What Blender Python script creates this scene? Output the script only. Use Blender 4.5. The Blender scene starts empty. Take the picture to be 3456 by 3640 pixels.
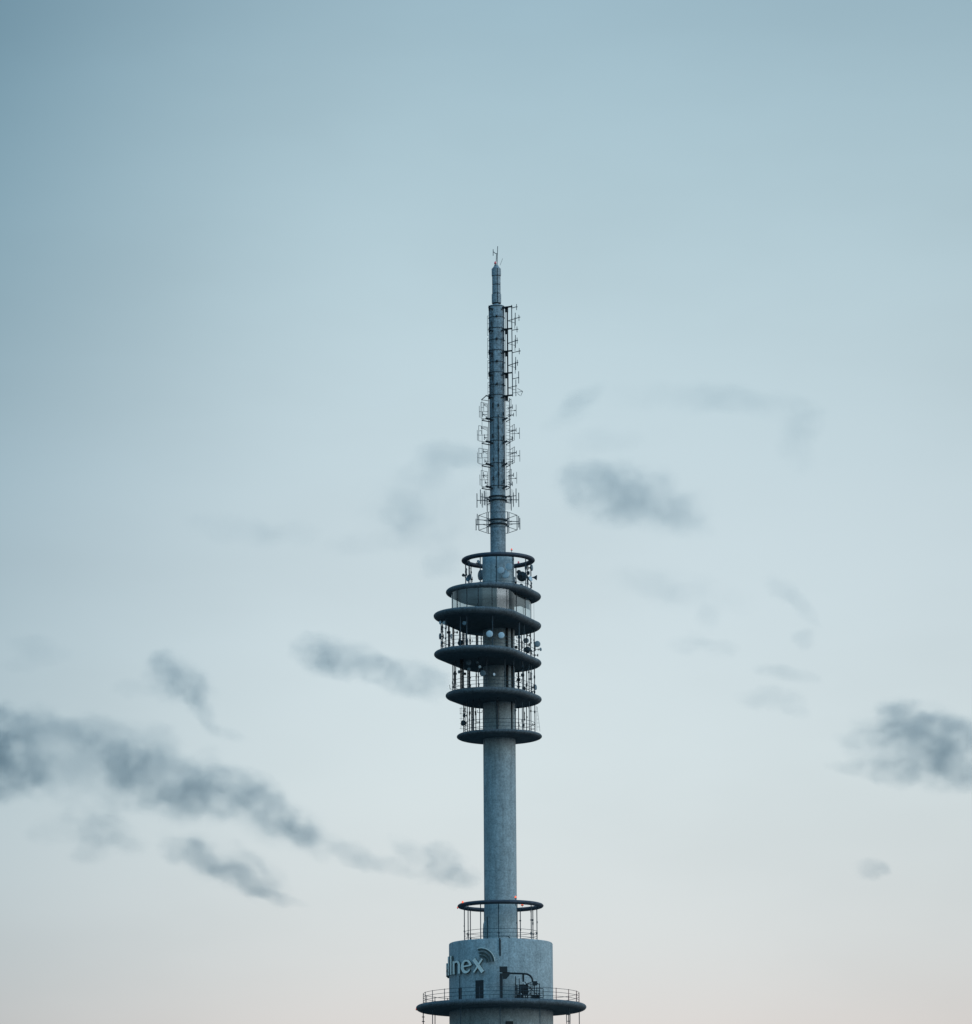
import bpy, bmesh, math, random
from mathutils import Vector, Matrix
random.seed(7)
R_ = math.radians
sin, cos, pi = math.sin, math.cos, math.pi
scene = bpy.context.scene
COL = scene.collection

# ------------------------------------------------------------------ camera
F_PX = 14000.0            # focal length in pixels of the 3456 x 3640 photograph
PITCH = R_(11.8)
ROLL = R_(0.355)
DIST = 420.0              # metres from camera to tower axis
CAM = Vector((-43 * DIST / F_PX, -DIST, 1.6))
Fw = Vector((0, cos(PITCH), sin(PITCH)))
Up0 = Vector((0, -sin(PITCH), cos(PITCH)))
Rt0 = Vector((1, 0, 0))
Up = Up0 * cos(ROLL) + Rt0 * sin(ROLL)
Rt = Rt0 * cos(ROLL) - Up0 * sin(ROLL)
camd = bpy.data.cameras.new('camera')
cam = bpy.data.objects.new('camera', camd)
COL.objects.link(cam)
camd.sensor_fit = 'VERTICAL'
camd.sensor_height = 36.0
camd.lens = 36.0 * F_PX / 3640.0
camd.clip_start = 1.0
camd.clip_end = 60000.0
m = Matrix((Rt, Up, -Fw)).transposed().to_4x4()
m.translation = CAM
cam.matrix_world = m
scene.camera = cam

# ------------------------------------------------------------------ view
scene.view_settings.view_transform = 'Standard'
scene.view_settings.look = 'None'
scene.view_settings.exposure = 0.0
scene.view_settings.gamma = 1.0

# ------------------------------------------------------------------ sky
def srgb(r, g, b):
    f = lambda c: (c / 255 / 12.92) if c / 255 <= 0.04045 else ((c / 255 + 0.055) / 1.055) ** 2.4
    return (f(r), f(g), f(b), 1.0)

SUN_ELEV = R_(9.0)
SUN_AZ = R_(108.0)        # measured from the viewing direction, clockwise: light comes from the right, a little behind us
w = bpy.data.worlds.new('World')
scene.world = w
w.use_nodes = True
nt = w.node_tree
nt.nodes.clear()
N, L = nt.nodes.new, nt.links.new
def mth(tree, op, a, b=None, c=None, clamp=False):
    n = tree.nodes.new('ShaderNodeMath'); n.operation = op; n.use_clamp = clamp
    for i, v in enumerate((a, b, c)):
        if v is None: continue
        if isinstance(v, (int, float)): n.inputs[i].default_value = v
        else: tree.links.new(v, n.inputs[i])
    return n.outputs[0]
tc = N('ShaderNodeTexCoord')
sep = N('ShaderNodeSeparateXYZ'); L(tc.outputs['Generated'], sep.inputs[0])
zx = mth(nt, 'DIVIDE', sep.outputs['Z'], 0.5, clamp=True)
ramp = N('ShaderNodeValToRGB'); L(zx, ramp.inputs[0])
ramp.color_ramp.interpolation = 'B_SPLINE'
stops = [(0.00, (225, 206, 198)), (0.11, (223, 210, 204)), (0.15, (218, 214, 211)), (0.19, (215, 219, 219)), (0.24, (213, 222, 224)), (0.285, (211, 223, 226)),
         (0.36, (204, 219, 225)), (0.43, (198, 215, 222)), (0.535, (182, 206, 215)), (0.65, (157, 186, 199)),
         (0.80, (132, 165, 185)), (1.0, (116, 153, 180))]
el = ramp.color_ramp.elements
while len(el) > 1: el.remove(el[0])
el[0].position = stops[0][0]; el[0].color = srgb(*stops[0][1])
for p, c in stops[1:]:
    e = el.new(p); e.color = srgb(*c)
def maprange(tree, v, a, b, c, d):
    n = tree.nodes.new('ShaderNodeMapRange'); n.interpolation_type = 'SMOOTHSTEP'
    tree.links.new(v, n.inputs[0])
    for i, q in enumerate((a, b, c, d)): n.inputs[i + 1].default_value = q
    return n.outputs[0]
left_k = maprange(nt, sep.outputs['X'], -0.19, -0.01, 1.0, 0.0)       # the dusk glow fades to the left, most of all high up
left_a = mth(nt, 'MULTIPLY', left_k, maprange(nt, sep.outputs['Z'], 0.07, 0.34, 0.5, 1.05))
dim = maprange(nt, sep.outputs['X'], 0.03, 0.17, 1.0, 0.93)
tint = N('ShaderNodeMix'); tint.data_type = 'RGBA'; tint.inputs['A'].default_value = (1, 1, 1, 1); tint.inputs['B'].default_value = (0.33, 0.465, 0.545, 1)
L(left_a, tint.inputs['Factor'])
# behind the camera the dusk sky is even and fairly bright
back = maprange(nt, sep.outputs['Y'], -0.2, 0.7, 1.0, 0.0)
fl = mth(nt, 'MULTIPLY', back, 0.3)
dim2 = mth(nt, 'MAXIMUM', mth(nt, 'MULTIPLY', dim, mth(nt, 'SUBTRACT', 1.0, back)), mth(nt, 'MULTIPLY', back, maprange(nt, sep.outputs['Z'], 0.0, 0.65, 0.75, 2.5)))
# faint uneven tone in the thin high haze of the sky
ns = N('ShaderNodeTexNoise'); ns.inputs['Scale'].default_value = 14; ns.inputs['Detail'].default_value = 4
mp = N('ShaderNodeMapping'); mp.inputs['Scale'].default_value = (0.6, 0.6, 1.6); L(tc.outputs['Generated'], mp.inputs[0]); L(mp.outputs[0], ns.inputs['Vector'])
hz = maprange(nt, ns.outputs[0], 0.35, 0.7, 1.015, 0.965)
dim3 = mth(nt, 'MULTIPLY', dim2, hz)
cool = N('ShaderNodeMix'); cool.data_type = 'RGBA'; cool.blend_type = 'MULTIPLY'; L(back, cool.inputs['Factor']); L(ramp.outputs[0], cool.inputs['A']); cool.inputs['B'].default_value = (0.66, 0.88, 0.98, 1)
tn = N('ShaderNodeVectorMath'); tn.operation = 'MULTIPLY'; L(cool.outputs['Result'], tn.inputs[0]); L(tint.outputs['Result'], tn.inputs[1])
vm = N('ShaderNodeVectorMath'); vm.operation = 'SCALE'; L(tn.outputs[0], vm.inputs[0]); L(dim3, vm.inputs['Scale'])
sky = N('ShaderNodeTexSky'); sky.sky_type = 'NISHITA'; sky.sun_disc = False
sky.sun_elevation = SUN_ELEV; sky.sun_rotation = SUN_AZ
sk = N('ShaderNodeVectorMath'); sk.operation = 'SCALE'; L(sky.outputs[0], sk.inputs[0]); sk.inputs['Scale'].default_value = 0.003
ad = N('ShaderNodeVectorMath'); ad.operation = 'ADD'; L(vm.outputs[0], ad.inputs[0]); L(sk.outputs[0], ad.inputs[1])
bg = N('ShaderNodeBackground'); bg.inputs['Strength'].default_value = 1.0; L(ad.outputs[0], bg.inputs[0])
wo = N('ShaderNodeOutputWorld'); L(bg.outputs[0], wo.inputs[0])

# ------------------------------------------------------------------ sun (soft, low dusk light)
sd = bpy.data.lights.new('sun', 'SUN'); sd.energy = 0.9; sd.angle = R_(50); sd.color = (0.95, 0.97, 1.0)
so = bpy.data.objects.new('sun', sd); COL.objects.link(so)
svec = Vector((sin(SUN_AZ) * cos(SUN_ELEV), cos(SUN_AZ) * cos(SUN_ELEV), sin(SUN_ELEV)))
so.rotation_euler = svec.to_track_quat('Z', 'Y').to_euler()

# ------------------------------------------------------------------ measuring helpers
def P(px, py, y=0.0):
    """world point seen at photo pixel (px, py) that lies at world depth y"""
    d = Fw * F_PX + Rt * (px - 1728) + Up * (1820 - py)
    t = (y - CAM.y) / d.y
    return CAM + d * t
def AX(py): return 1771 + (py - 1820) * 0.0062
def Z(py): return P(AX(py), py, 0).z
def S(py): return (P(AX(py), py, 0) - CAM).dot(Fw) / F_PX     # metres per pixel at the axis
def pol(a, r): a = R_(a); return (r * sin(a), -r * cos(a))    # angle 0 faces the camera, 90 is to the right

# ------------------------------------------------------------------ materials
def mat(name, col, rough=0.8, metal=0.0, var=0.15, scale=0.6, stretch=(1, 1, 1), bump=0.0, streak=None, coords='Object', grain=0.0):
    m = bpy.data.materials.new(name); m.use_nodes = True
    t = m.node_tree; b = t.nodes['Principled BSDF']
    b.inputs['Roughness'].default_value = rough; b.inputs['Metallic'].default_value = metal
    c = t.nodes.new('ShaderNodeTexCoord'); mp = t.nodes.new('ShaderNodeMapping'); mp.inputs['Scale'].default_value = stretch
    t.links.new(c.outputs[coords], mp.inputs[0])
    n = t.nodes.new('ShaderNodeTexNoise'); n.inputs['Scale'].default_value = scale; n.inputs['Detail'].default_value = 7; n.inputs['Roughness'].default_value = 0.62
    t.links.new(mp.outputs[0], n.inputs['Vector'])
    r = t.nodes.new('ShaderNodeValToRGB'); t.links.new(n.outputs[0], r.inputs[0])
    r.color_ramp.elements[0].position = 0.3; r.color_ramp.elements[1].position = 0.7
    r.color_ramp.elements[0].color = (*[x * (1 - var) for x in col], 1); r.color_ramp.elements[1].color = (*[min(1, x * (1 + var)) for x in col], 1)
    out = r.outputs[0]
    if grain:
        ng = t.nodes.new('ShaderNodeTexNoise'); ng.inputs['Scale'].default_value = 5.5; ng.inputs['Detail'].default_value = 3; ng.inputs['Roughness'].default_value = 0.8
        t.links.new(c.outputs[coords], ng.inputs['Vector'])
        kg = maprange(t, ng.outputs[0], 0.33, 0.67, 1 - grain, 1 + grain)
        vg = t.nodes.new('ShaderNodeVectorMath'); vg.operation = 'SCALE'; t.links.new(out, vg.inputs[0]); t.links.new(kg, vg.inputs['Scale'])
        out = vg.outputs[0]
    if streak:
        mp2 = t.nodes.new('ShaderNodeMapping'); mp2.inputs['Scale'].default_value = (1, 1, 0.06)
        t.links.new(c.outputs[coords], mp2.inputs[0])
        n2 = t.nodes.new('ShaderNodeTexNoise'); n2.inputs['Scale'].default_value = 2.2; n2.inputs['Detail'].default_value = 5
        t.links.new(mp2.outputs[0], n2.inputs['Vector'])
        k = maprange(t, n2.outputs[0], 0.42, 0.72, 1.0, 1 - streak)
        # faint joints between the formwork lifts
        wv = t.nodes.new('ShaderNodeSeparateXYZ'); t.links.new(c.outputs[coords], wv.inputs[0])
        fr = mth(t, 'FRACT', mth(t, 'DIVIDE', wv.outputs['Z'], 2.5))
        ln = maprange(t, fr, 0.0, 0.04, 0.8, 1.0)
        k = mth(t, 'MULTIPLY', k, ln)
        v = t.nodes.new('ShaderNodeVectorMath'); v.operation = 'SCALE'; t.links.new(out, v.inputs[0]); t.links.new(k, v.inputs['Scale'])
        out = v.outputs[0]
    t.links.new(out, b.inputs['Base Color'])
    if bump:
        bn = t.nodes.new('ShaderNodeBump'); bn.inputs['Strength'].default_value = bump; bn.inputs['Distance'].default_value = 0.05
        t.links.new(n.outputs[0], bn.inputs['Height']); t.links.new(bn.outputs[0], b.inputs['Normal'])
    return m
def glow(name, col, e):
    m = bpy.data.materials.new(name); m.use_nodes = True
    b = m.node_tree.nodes['Principled BSDF']; b.inputs['Base Color'].default_value = (*col, 1)
    b.inputs['Emission Color'].default_value = (*col, 1); b.inputs['Emission Strength'].default_value = e
    return m
M = {}
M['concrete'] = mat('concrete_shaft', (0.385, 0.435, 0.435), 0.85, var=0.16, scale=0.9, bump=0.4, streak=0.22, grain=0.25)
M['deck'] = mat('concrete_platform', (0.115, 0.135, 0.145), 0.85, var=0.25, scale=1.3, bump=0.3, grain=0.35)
M['ring'] = mat('painted_ring', (0.06, 0.068, 0.085), 0.6, var=0.25, scale=1.5)
M['steel'] = mat('galvanised_steel', (0.06, 0.09, 0.11), 0.6, 0.2, var=0.2, scale=4)
M['steel_thin'] = mat('thin_steel', (0.035, 0.06, 0.075), 0.6, 0.1, var=0.2, scale=4)
M['black'] = mat('dark_cable', (0.02, 0.025, 0.028), 0.7, var=0.2, scale=3)
M['pale'] = mat('pale_radome', (0.60, 0.70, 0.74), 0.5, var=0.08, scale=3)
M['grey'] = mat('grey_radome', (0.16, 0.22, 0.25), 0.5, var=0.12, scale=3)
M['dark'] = mat('dark_radome', (0.035, 0.05, 0.058), 0.6, var=0.2, scale=3)
M['mast'] = mat('painted_mast', (0.29, 0.335, 0.35), 0.7, var=0.2, scale=1.5, bump=0.3, streak=0.3, grain=0.4)
M['fibre'] = mat('fibreglass_panel', (0.30, 0.34, 0.35), 0.6, var=0.2, scale=2, grain=0.3)
M['letter'] = mat('pale_letter', (0.97, 0.93, 0.83), 0.5, var=0.08, scale=2)
M['letter_side'] = mat('letter_side', (0.10, 0.12, 0.11), 0.6, var=0.2, scale=2)
M['arc'] = mat('dark_arc', (0.05, 0.07, 0.06), 0.6, var=0.3, scale=2)
M['door'] = mat('dark_door', (0.018, 0.022, 0.024), 0.6, var=0.2, scale=2)
M['blind'] = mat('dark_blind', (0.05, 0.065, 0.07), 0.9, var=0.2, scale=2)
M['redpaint'] = mat('red_paint', (0.22, 0.05, 0.05), 0.6, var=0.2, scale=3)
M['lamp'] = glow('red_lamp', (1.0, 0.17, 0.08), 1.0)
M['lamp_dim'] = glow('dim_red_lamp', (0.45, 0.10, 0.12), 0.45)
M['lamp_faint'] = glow('faint_red_lamp', (0.8, 0.14, 0.10), 0.8)
M['ground'] = mat('dusky_ground', (0.05, 0.068, 0.072), 0.95, var=0.4, scale=0.01)
def glass_mat():
    m = bpy.data.materials.new('window_glass'); m.use_nodes = True
    t = m.node_tree; t.nodes.clear()
    o = t.nodes.new('ShaderNodeOutputMaterial'); mx = t.nodes.new('ShaderNodeMixShader')
    a = t.nodes.new('ShaderNodeBsdfTransparent'); a.inputs[0].default_value = (0.80, 0.85, 0.86, 1)
    g = t.nodes.new('ShaderNodeBsdfGlossy'); g.inputs['Roughness'].default_value = 0.08; g.inputs[0].default_value = (0.8, 0.85, 0.87, 1)
    fr = t.nodes.new('ShaderNodeLayerWeight'); fr.inputs[0].default_value = 0.5
    n = t.nodes.new('ShaderNodeTexNoise'); n.inputs['Scale'].default_value = 0.8; n.inputs['Detail'].default_value = 5
    k = mth(t, 'ADD', mth(t, 'MULTIPLY', mth(t, 'POWER', fr.outputs['Facing'], 4.0), 0.7), maprange(t, n.outputs[0], 0.35, 0.7, 0.06, 0.22), clamp=True)
    t.links.new(k, mx.inputs[0]); t.links.new(a.outputs[0], mx.inputs[1]); t.links.new(g.outputs[0], mx.inputs[2]); t.links.new(mx.outputs[0], o.inputs[0])
    return m
M['glass'] = glass_mat()

# ------------------------------------------------------------------ mesh helpers
class MB:
    def __init__(s): s.v = []; s.f = []
    def add(s, vs, fs):
        k = len(s.v); s.v += [Vector(q) for q in vs]; s.f += [tuple(i + k for i in f) for f in fs]
    def tube(s, a, b, r, n=6, r2=None):
        a, b = Vector(a), Vector(b); d = b - a
        if d.length < 1e-6: return s
        q = d.to_track_quat('Z', 'Y'); r2 = r if r2 is None else r2
        vs = []
        for p, rr in ((a, r), (b, r2)):
            for i in range(n):
                t = 2 * pi * i / n; vs.append(p + q @ Vector((rr * cos(t), rr * sin(t), 0)))
        fs = [(i, (i + 1) % n, n + (i + 1) % n, n + i) for i in range(n)] + [tuple(range(n - 1, -1, -1)), tuple(range(n, 2 * n))]
        s.add(vs, fs); return s
    def path(s, pts, r, n=6, closed=False, rv=None, cap=True):
        """a swept tube; rv = vertical radius when the section is flattened"""
        pts = [Vector(p) for p in pts]; m_ = len(pts); vs = []; rv = rv or r
        for i, p in enumerate(pts):
            if closed: d = pts[(i + 1) % m_] - pts[i - 1]
            else: d = pts[min(i + 1, m_ - 1)] - pts[max(i - 1, 0)]
            d.normalize()
            upv = Vector((0, 0, 1)) if abs(d.z) < 0.95 else Vector((1, 0, 0))
            sd_ = d.cross(upv).normalized(); u2 = sd_.cross(d).normalized()
            for k in range(n):
                t = 2 * pi * k / n; vs.append(p + sd_ * r * cos(t) + u2 * rv * sin(t))
        fs = []
        for i in range(m_ if closed else m_ - 1):
            j = (i + 1) % m_
            for k in range(n):
                k2 = (k + 1) % n; fs.append((i * n + k, i * n + k2, j * n + k2, j * n + k))
        if not closed and cap: fs += [tuple(range(n - 1, -1, -1)), tuple(range((m_ - 1) * n, m_ * n))]
        s.add(vs, fs); return s
    def box(s, c, size, rz=0.0, q=None):
        c = Vector(c); q = q or Matrix.Rotation(rz, 3, 'Z'); h = Vector(size) / 2
        vs = [c + q @ Vector((x * h.x, y * h.y, z * h.z)) for x in (-1, 1) for y in (-1, 1) for z in (-1, 1)]
        s.add(vs, [(0, 1, 3, 2), (4, 6, 7, 5), (0, 4, 5, 1), (2, 3, 7, 6), (0, 2, 6, 4), (1, 5, 7, 3)]); return s
    def lathe(s, prof, n=48, c=(0, 0, 0), q=None, cap0=True, cap1=True):
        """prof = [(r, h)...] turned round local z"""
        c = Vector(c); q = q or Matrix.Identity(3); vs = []; fs = []
        for r, h in prof:
            for i in range(n):
                t = 2 * pi * i / n; vs.append(c + q @ Vector((r * cos(t), r * sin(t), h)))
        for j in range(len(prof) - 1):
            for i in range(n):
                i2 = (i + 1) % n; fs.append((j * n + i, j * n + i2, (j + 1) * n + i2, (j + 1) * n + i))
        if cap0: fs.append(tuple(range(n - 1, -1, -1)))
        if cap1: fs.append(tuple(range((len(prof) - 1) * n, len(prof) * n)))
        s.add(vs, fs); return s
    def build(s, name, material, parent=None, loc=None):
        me = bpy.data.meshes.new(name)
        off = Vector(loc) if loc is not None else Vector((0, 0, 0))
        me.from_pydata([v - off for v in s.v], [], s.f)
        b = bmesh.new(); b.from_mesh(me); bmesh.ops.recalc_face_normals(b, faces=b.faces); b.to_mesh(me); b.free()
        for p in me.polygons: p.use_smooth = True
        me.set_sharp_from_angle(angle=R_(38))
        me.materials.append(M[material] if isinstance(material, str) else material)
        o = bpy.data.objects.new(name, me); COL.objects.link(o)
        o.location = off
        if parent is not None:
            o.parent = parent
            o.location = off - pworld(parent)
        return o
def pworld(o):
    p = Vector(o.location)
    return p + (pworld(o.parent) if o.parent else Vector((0, 0, 0)))
def prm(mb, name, material, parent):
    """part whose vertices were written in world coordinates"""
    pw = pworld(parent)
    return mb.build(name, material, parent, loc=pw)
def tag(o, label, cat=None, group=None, kind=None):
    if label: o['label'] = label
    if cat: o['category'] = cat
    if group: o['group'] = group
    if kind: o['kind'] = kind
    return o
def thing(name, loc, label, cat, group=None):
    o = bpy.data.objects.new(name, None); COL.objects.link(o); o.location = loc
    return tag(o, label, cat, group)

# ------------------------------------------------------------------ ground
g = MB(); n = 48; rr = 9000
g.add([(0, 0, 0)] + [(rr * cos(2 * pi * i / n), rr * sin(2 * pi * i / n), 0) for i in range(n)], [(0, 1 + i, 1 + (i + 1) % n) for i in range(n)])
go = g.build('ground', 'ground'); tag(go, None, kind='structure')

# ------------------------------------------------------------------ tower body
tower = thing('telecommunications_tower', (0, 0, 0), 'tall blue grey concrete tower carrying stacked dark platforms, two rings and a round drum', 'tower')

def cyl(name, py0, py1, rpx, material, parent=tower, rpx1=None, z0=None, bevel=0.0, n=64):
    za = Z(py0) if z0 is None else z0; zb = Z(py1)
    r0 = rpx * S(py1); r1 = (rpx1 or rpx) * S(py1)
    prof = [(r0, za)]
    steps = 1
    if bevel: prof += [(r1, zb - bevel), (r1 - bevel * 0.35, zb - bevel * 0.3), (r1 - bevel, zb)]
    else: prof += [(r1, zb)]
    mb = MB().lathe(prof, n)
    return prm(mb, name, material, parent)
lower_drum = cyl('lower_drum', 0, 3592, 184.6, 'concrete', z0=0.0)
drum = cyl('drum', 3582, 3353, 184.4, 'concrete', bevel=0.15, n=96)
shaft = cyl('shaft', 3353, 2619, 57.6, 'concrete')
core = cyl('upper_shaft', 2619, 1978, 56.2, 'concrete', bevel=0.1)
mast = cyl('mast', 1978, 1088, 27.0, 'mast', rpx1=27.8, bevel=0.05)

def stadium(R, sh, n=128):
    """outline of two circles of radius R, one on the axis and one moved by sh, with their common tangents (metres)"""
    sx, sy = sh; out = []
    L_ = math.hypot(sx, sy)
    if L_ < 1e-6: return [(R * sin(2 * pi * i / n), -R * cos(2 * pi * i / n)) for i in range(n)]
    dx, dy = sx / L_, sy / L_
    a0 = math.atan2(dy, dx); h = n // 2
    for i in range(h + 1):
        t = a0 - pi / 2 + pi * i / h; out.append((sx + R * cos(t), sy + R * sin(t)))
    for k in range(1, 8): 
        t = a0 + pi / 2; out.append((sx * (1 - k / 8) + R * cos(t), sy * (1 - k / 8) + R * sin(t)))
    for i in range(h + 1):
        t = a0 + pi / 2 + pi * i / h; out.append((R * cos(t), R * sin(t)))
    for k in range(1, 8):
        t = a0 - pi / 2; out.append((sx * k / 8 + R * cos(t), sy * k / 8 + R * sin(t)))
    return out
def deck(name, py, Rpx, shpx, up, down, parent=tower):
    """lens shaped platform: rounded upper rim, underside curving inwards"""
    s_ = S(py); z = Z(py); R = Rpx * s_; sh = (shpx[0] * s_, shpx[1] * s_); hu, hd = up * s_, down * s_
    prof = []
    K = 8; wb = 27 * s_; wu = hu * 1.3
    for k in range(K + 1):
        t = pi / 2 * k / K; prof.append((R - wb + wb * sin(t), -hd * cos(t)))
    for k in range(1, K + 1):
        t = pi / 2 * k / K; prof.append((R - wu + wu * cos(t), hu * sin(t)))
    mb = MB(); rings = []
    for r, dz in prof:
        rings.append([(x, y, z + dz) for x, y in stadium(r, sh)])
    nn = len(rings[0]); vs = [q for rg in rings for q in rg]; fs = []
    for j in range(len(rings) - 1):
        for i in range(nn):
            i2 = (i + 1) % nn; fs.append((j * nn + i, j * nn + i2, (j + 1) * nn + i2, (j + 1) * nn + i))
    fs += [tuple(range(nn - 1, -1, -1)), tuple(range((len(rings) - 1) * nn, len(rings) * nn))]
    mb.add(vs, fs)
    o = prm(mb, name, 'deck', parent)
    return dict(o=o, z=z, top=z + hu, bot=z - hd * 0.97, s=s_, py=py)
SH1, SH2, SH3, SH4 = (-34.5, -95), (-77, -205), (-76.5, -195), (-38, -92)
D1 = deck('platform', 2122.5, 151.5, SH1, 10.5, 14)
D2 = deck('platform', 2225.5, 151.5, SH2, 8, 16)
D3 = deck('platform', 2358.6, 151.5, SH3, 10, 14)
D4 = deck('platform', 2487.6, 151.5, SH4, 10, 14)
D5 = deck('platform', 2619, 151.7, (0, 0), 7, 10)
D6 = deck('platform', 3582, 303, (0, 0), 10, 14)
for d, l in ((D1, 'topmost dark platform, offset to the front left'), (D2, 'second platform from the top, stretched far to the front left'), (D3, 'third platform from the top, stretched far to the front left'),
             (D4, 'fourth platform from the top'), (D5, 'lowest and smallest of the five stacked platforms'), (D6, 'widest platform, circling the bottom drum')):
    d['o']['label'] = l

def ring(py, Router, a, b):
    s_ = S(py); z = Z(py); R = (Router - a) * s_
    pts = [(R * sin(2 * pi * i / 96), -R * cos(2 * pi * i / 96), z) for i in range(96)]
    o = prm(MB().path(pts, a * s_, 14, closed=True, rv=b * s_), 'ring_beam', 'ring', tower)
    return dict(z=z, s=s_, bot=z - b * s_, o=o, top=z + b * s_)
RT = ring(1992.6, 130.8, 11.5, 7.8)
RL = ring(3220.7, 153.3, 12, 7.4)

# poles -----------------------------------------------------------------
def pole(x, y, z0, z1, r, material='steel_thin', parent=tower, name='support_pole'):
    mb = MB().tube((x, y, z0), (x, y, z1), r, 6)
    if z1 - z0 < 12 and r > 0.03:
        for k in range(random.choice((1, 2, 3))):
            zz = z0 + (z1 - z0) * random.uniform(0.12, 0.9); mb.box((x + random.uniform(-0.03, 0.03), y - 0.02, zz), (r * random.uniform(2.6, 4.2), 0.16, random.uniform(0.08, 0.3)))
    return prm(mb, name, material, parent)
BASE = [-3.3 + 30 * k for k in range(12)]
drum_top = Z(3353)
for a in BASE:
    x, y = pol(a, 129 * RL['s']); pole(x, y, drum_top - 0.05, RL['z'], 0.05)
for a in BASE:
    x, y = pol(a, 116 * RT['s']); pole(x, y, D1['top'] - 0.05, RT['z'], 0.055)
for a in BASE + [39.9, 136.1, 129.5, -45.6, -138.7, -73]:
    x, y = pol(a, 127 * D5['s']); pole(x, y, D5['top'] - 0.05, D4['bot'] + 0.02, 0.048)
for k in range(12):
    x, y = pol(-1 + 30 * k, 277 * D6['s']); pole(x, y, 20, D6['bot'] + 0.02, 0.045)
def on_outline(R, sh, s_, px, axpx, side):
    """depth of the cage outline at photo column px; side 'F' near, 'B' far"""
    pts = stadium(R * s_, (sh[0] * s_, sh[1] * s_), 256); x = (px - axpx) * s_; best = []
    for i in range(len(pts)):
        (x0, y0), (x1, y1) = pts[i], pts[(i + 1) % len(pts)]
        if (x0 - x) * (x1 - x) <= 0 and abs(x1 - x0) > 1e-9: best.append(y0 + (y1 - y0) * (x - x0) / (x1 - x0))
    if not best:
        xm = max(pts) if x > 0 else min(pts); return xm[0], xm[1]
    return x, (min(best) if side == 'F' else max(best))
C34 = [(1611.5, 'F'), (1616.3, 'B'), (1621.9, 'F'), (1650, 'F'), (1671, 'B'), (1693.5, 'B'), (1702, 'F'), (1731, 'F'), (1795, 'F'), (1826, 'F'), (1845, 'B'),
       (1857.8, 'F'), (1863.7, 'B'), (1874.1, 'B'), (1880.9, 'F'), (1888.7, 'F'), (1902, 'B')]
C23 = [(1571.5, 'F'), (1576, 'B'), (1588.5, 'F'), (1597.6, 'B'), (1634.4, 'B'), (1639.7, 'F'), (1656.7, 'B'), (1662, 'F'), (1671.7, 'B'), (1693.5, 'B'), (1711.6, 'B'),
       (1752, 'F'), (1845, 'F'), (1855.7, 'B'), (1863, 'F'), (1874.3, 'B'), (1888, 'B'), (1900.4, 'F')]
for lst, dn, up_, sh in ((C34, D4, D3, SH4), (C23, D3, D2, (-76.5, -195))):
    for px, sd_ in lst:
        ax = AX((dn['py'] + up_['py']) / 2)
        x, y = on_outline(126.5, sh, dn['s'], px, ax, sd_)
        thick = px in (1845, 1597.6)
        pole(x, y, dn['top'] - 0.05, up_['bot'] + 0.02, 0.10 if thick else 0.052)
# cable trunks running between the decks
def trunk(px, side, w_px, dn, up_, sh, material, label=None):
    ax = AX((dn['py'] + up_['py']) / 2); x, y = on_outline(122, sh, dn['s'], px, ax, side)
    mb = MB(); zz0, zz1 = dn['top'], up_['bot']; ww = w_px * dn['s']
    for k in (-0.42, -0.2, 0.02, 0.24, 0.44): mb.tube((x + k * ww, y, zz0), (x + k * ww, y, zz1), ww * 0.1, 6)
    k = 0; z = zz0 + 0.2
    while z < zz1: mb.box((x, y + 0.05, z), (ww * 1.05, 0.05, 0.05)); z += 0.3
    prm(mb, 'cable_ladder', material, tower)
trunk(1643, 'F', 11, D4, D3, SH4, 'black'); trunk(1665.5, 'B', 9, D4, D3, SH4, 'grey')
trunk(1613, 'B', 7, D3, D2, SH3, 'black'); trunk(1697, 'B', 8, D3, D2, SH3, 'grey'); trunk(1648, 'B', 9, D3, D2, SH3, 'grey')
trunk(1679, 'B', 8, D5, D4, (0, 0), 'grey')
# conduits down the core
for px, z0, z1, wd in ((1804.5, D4['top'], D2['bot'], 0.12), (1822, D4['top'], D2['bot'], 0.10), (1768, D5['top'], D4['bot'], 0.10), (1819.5, D5['top'], D4['bot'], 0.08),
                       (1776.5, Z(3395), drum_top, 0.07)):
    Rr = (184.4 * S(3353) if px == 1776.5 else 56.5 * D4['s']) + wd * 0.7
    x = (px - AX(2400 if px != 1776.5 else 3370)) * D4['s']; y = -math.sqrt(max(Rr * Rr - x * x, 0))
    prm(MB().tube((x, y, z0), (x, y, z1), wd, 8), 'conduit', 'black', tower)

# railings -----------------------------------------------------------------
def railing(z, Rpx, sh, s_, posts=None, heights=(0.4, 0.8, 1.2), r=0.024, material='steel_thin'):
    mb = MB(); root = None
    for h in heights:
        pts = [(x, y, z + h) for x, y in stadium(Rpx * s_, (sh[0] * s_, sh[1] * s_), 96)]
        mb.path(pts, r, 5, closed=True)
    root = prm(mb, 'railing', material, tower)
    if posts:
        for a in posts:
            x, y = pol(a, Rpx * s_)
            red = a > 30 and a < 100
            p = prm(MB().tube((x, y, z - 0.1), (x, y, z + heights[-1] + 0.06), 0.036, 6), 'railing_post', 'redpaint' if red else 'steel_thin', root)
            if red: p['label'] = 'reddish railing post'
    return root
railing(D6['top'], 277, (0, 0), D6['s'], posts=[-1 + 15 * k for k in range(24)])
railing(drum_top, 129, (0, 0), RL['s'])
railing(D5['top'], 127, (0, 0), D5['s'])
railing(D4['top'], 126.5, SH4, D4['s'])
railing(D3['top'], 126.5, SH3, D3['s'])
railing(D1['top'], 116, (0, 0), D1['s'], heights=(0.4, 0.8))

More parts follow.
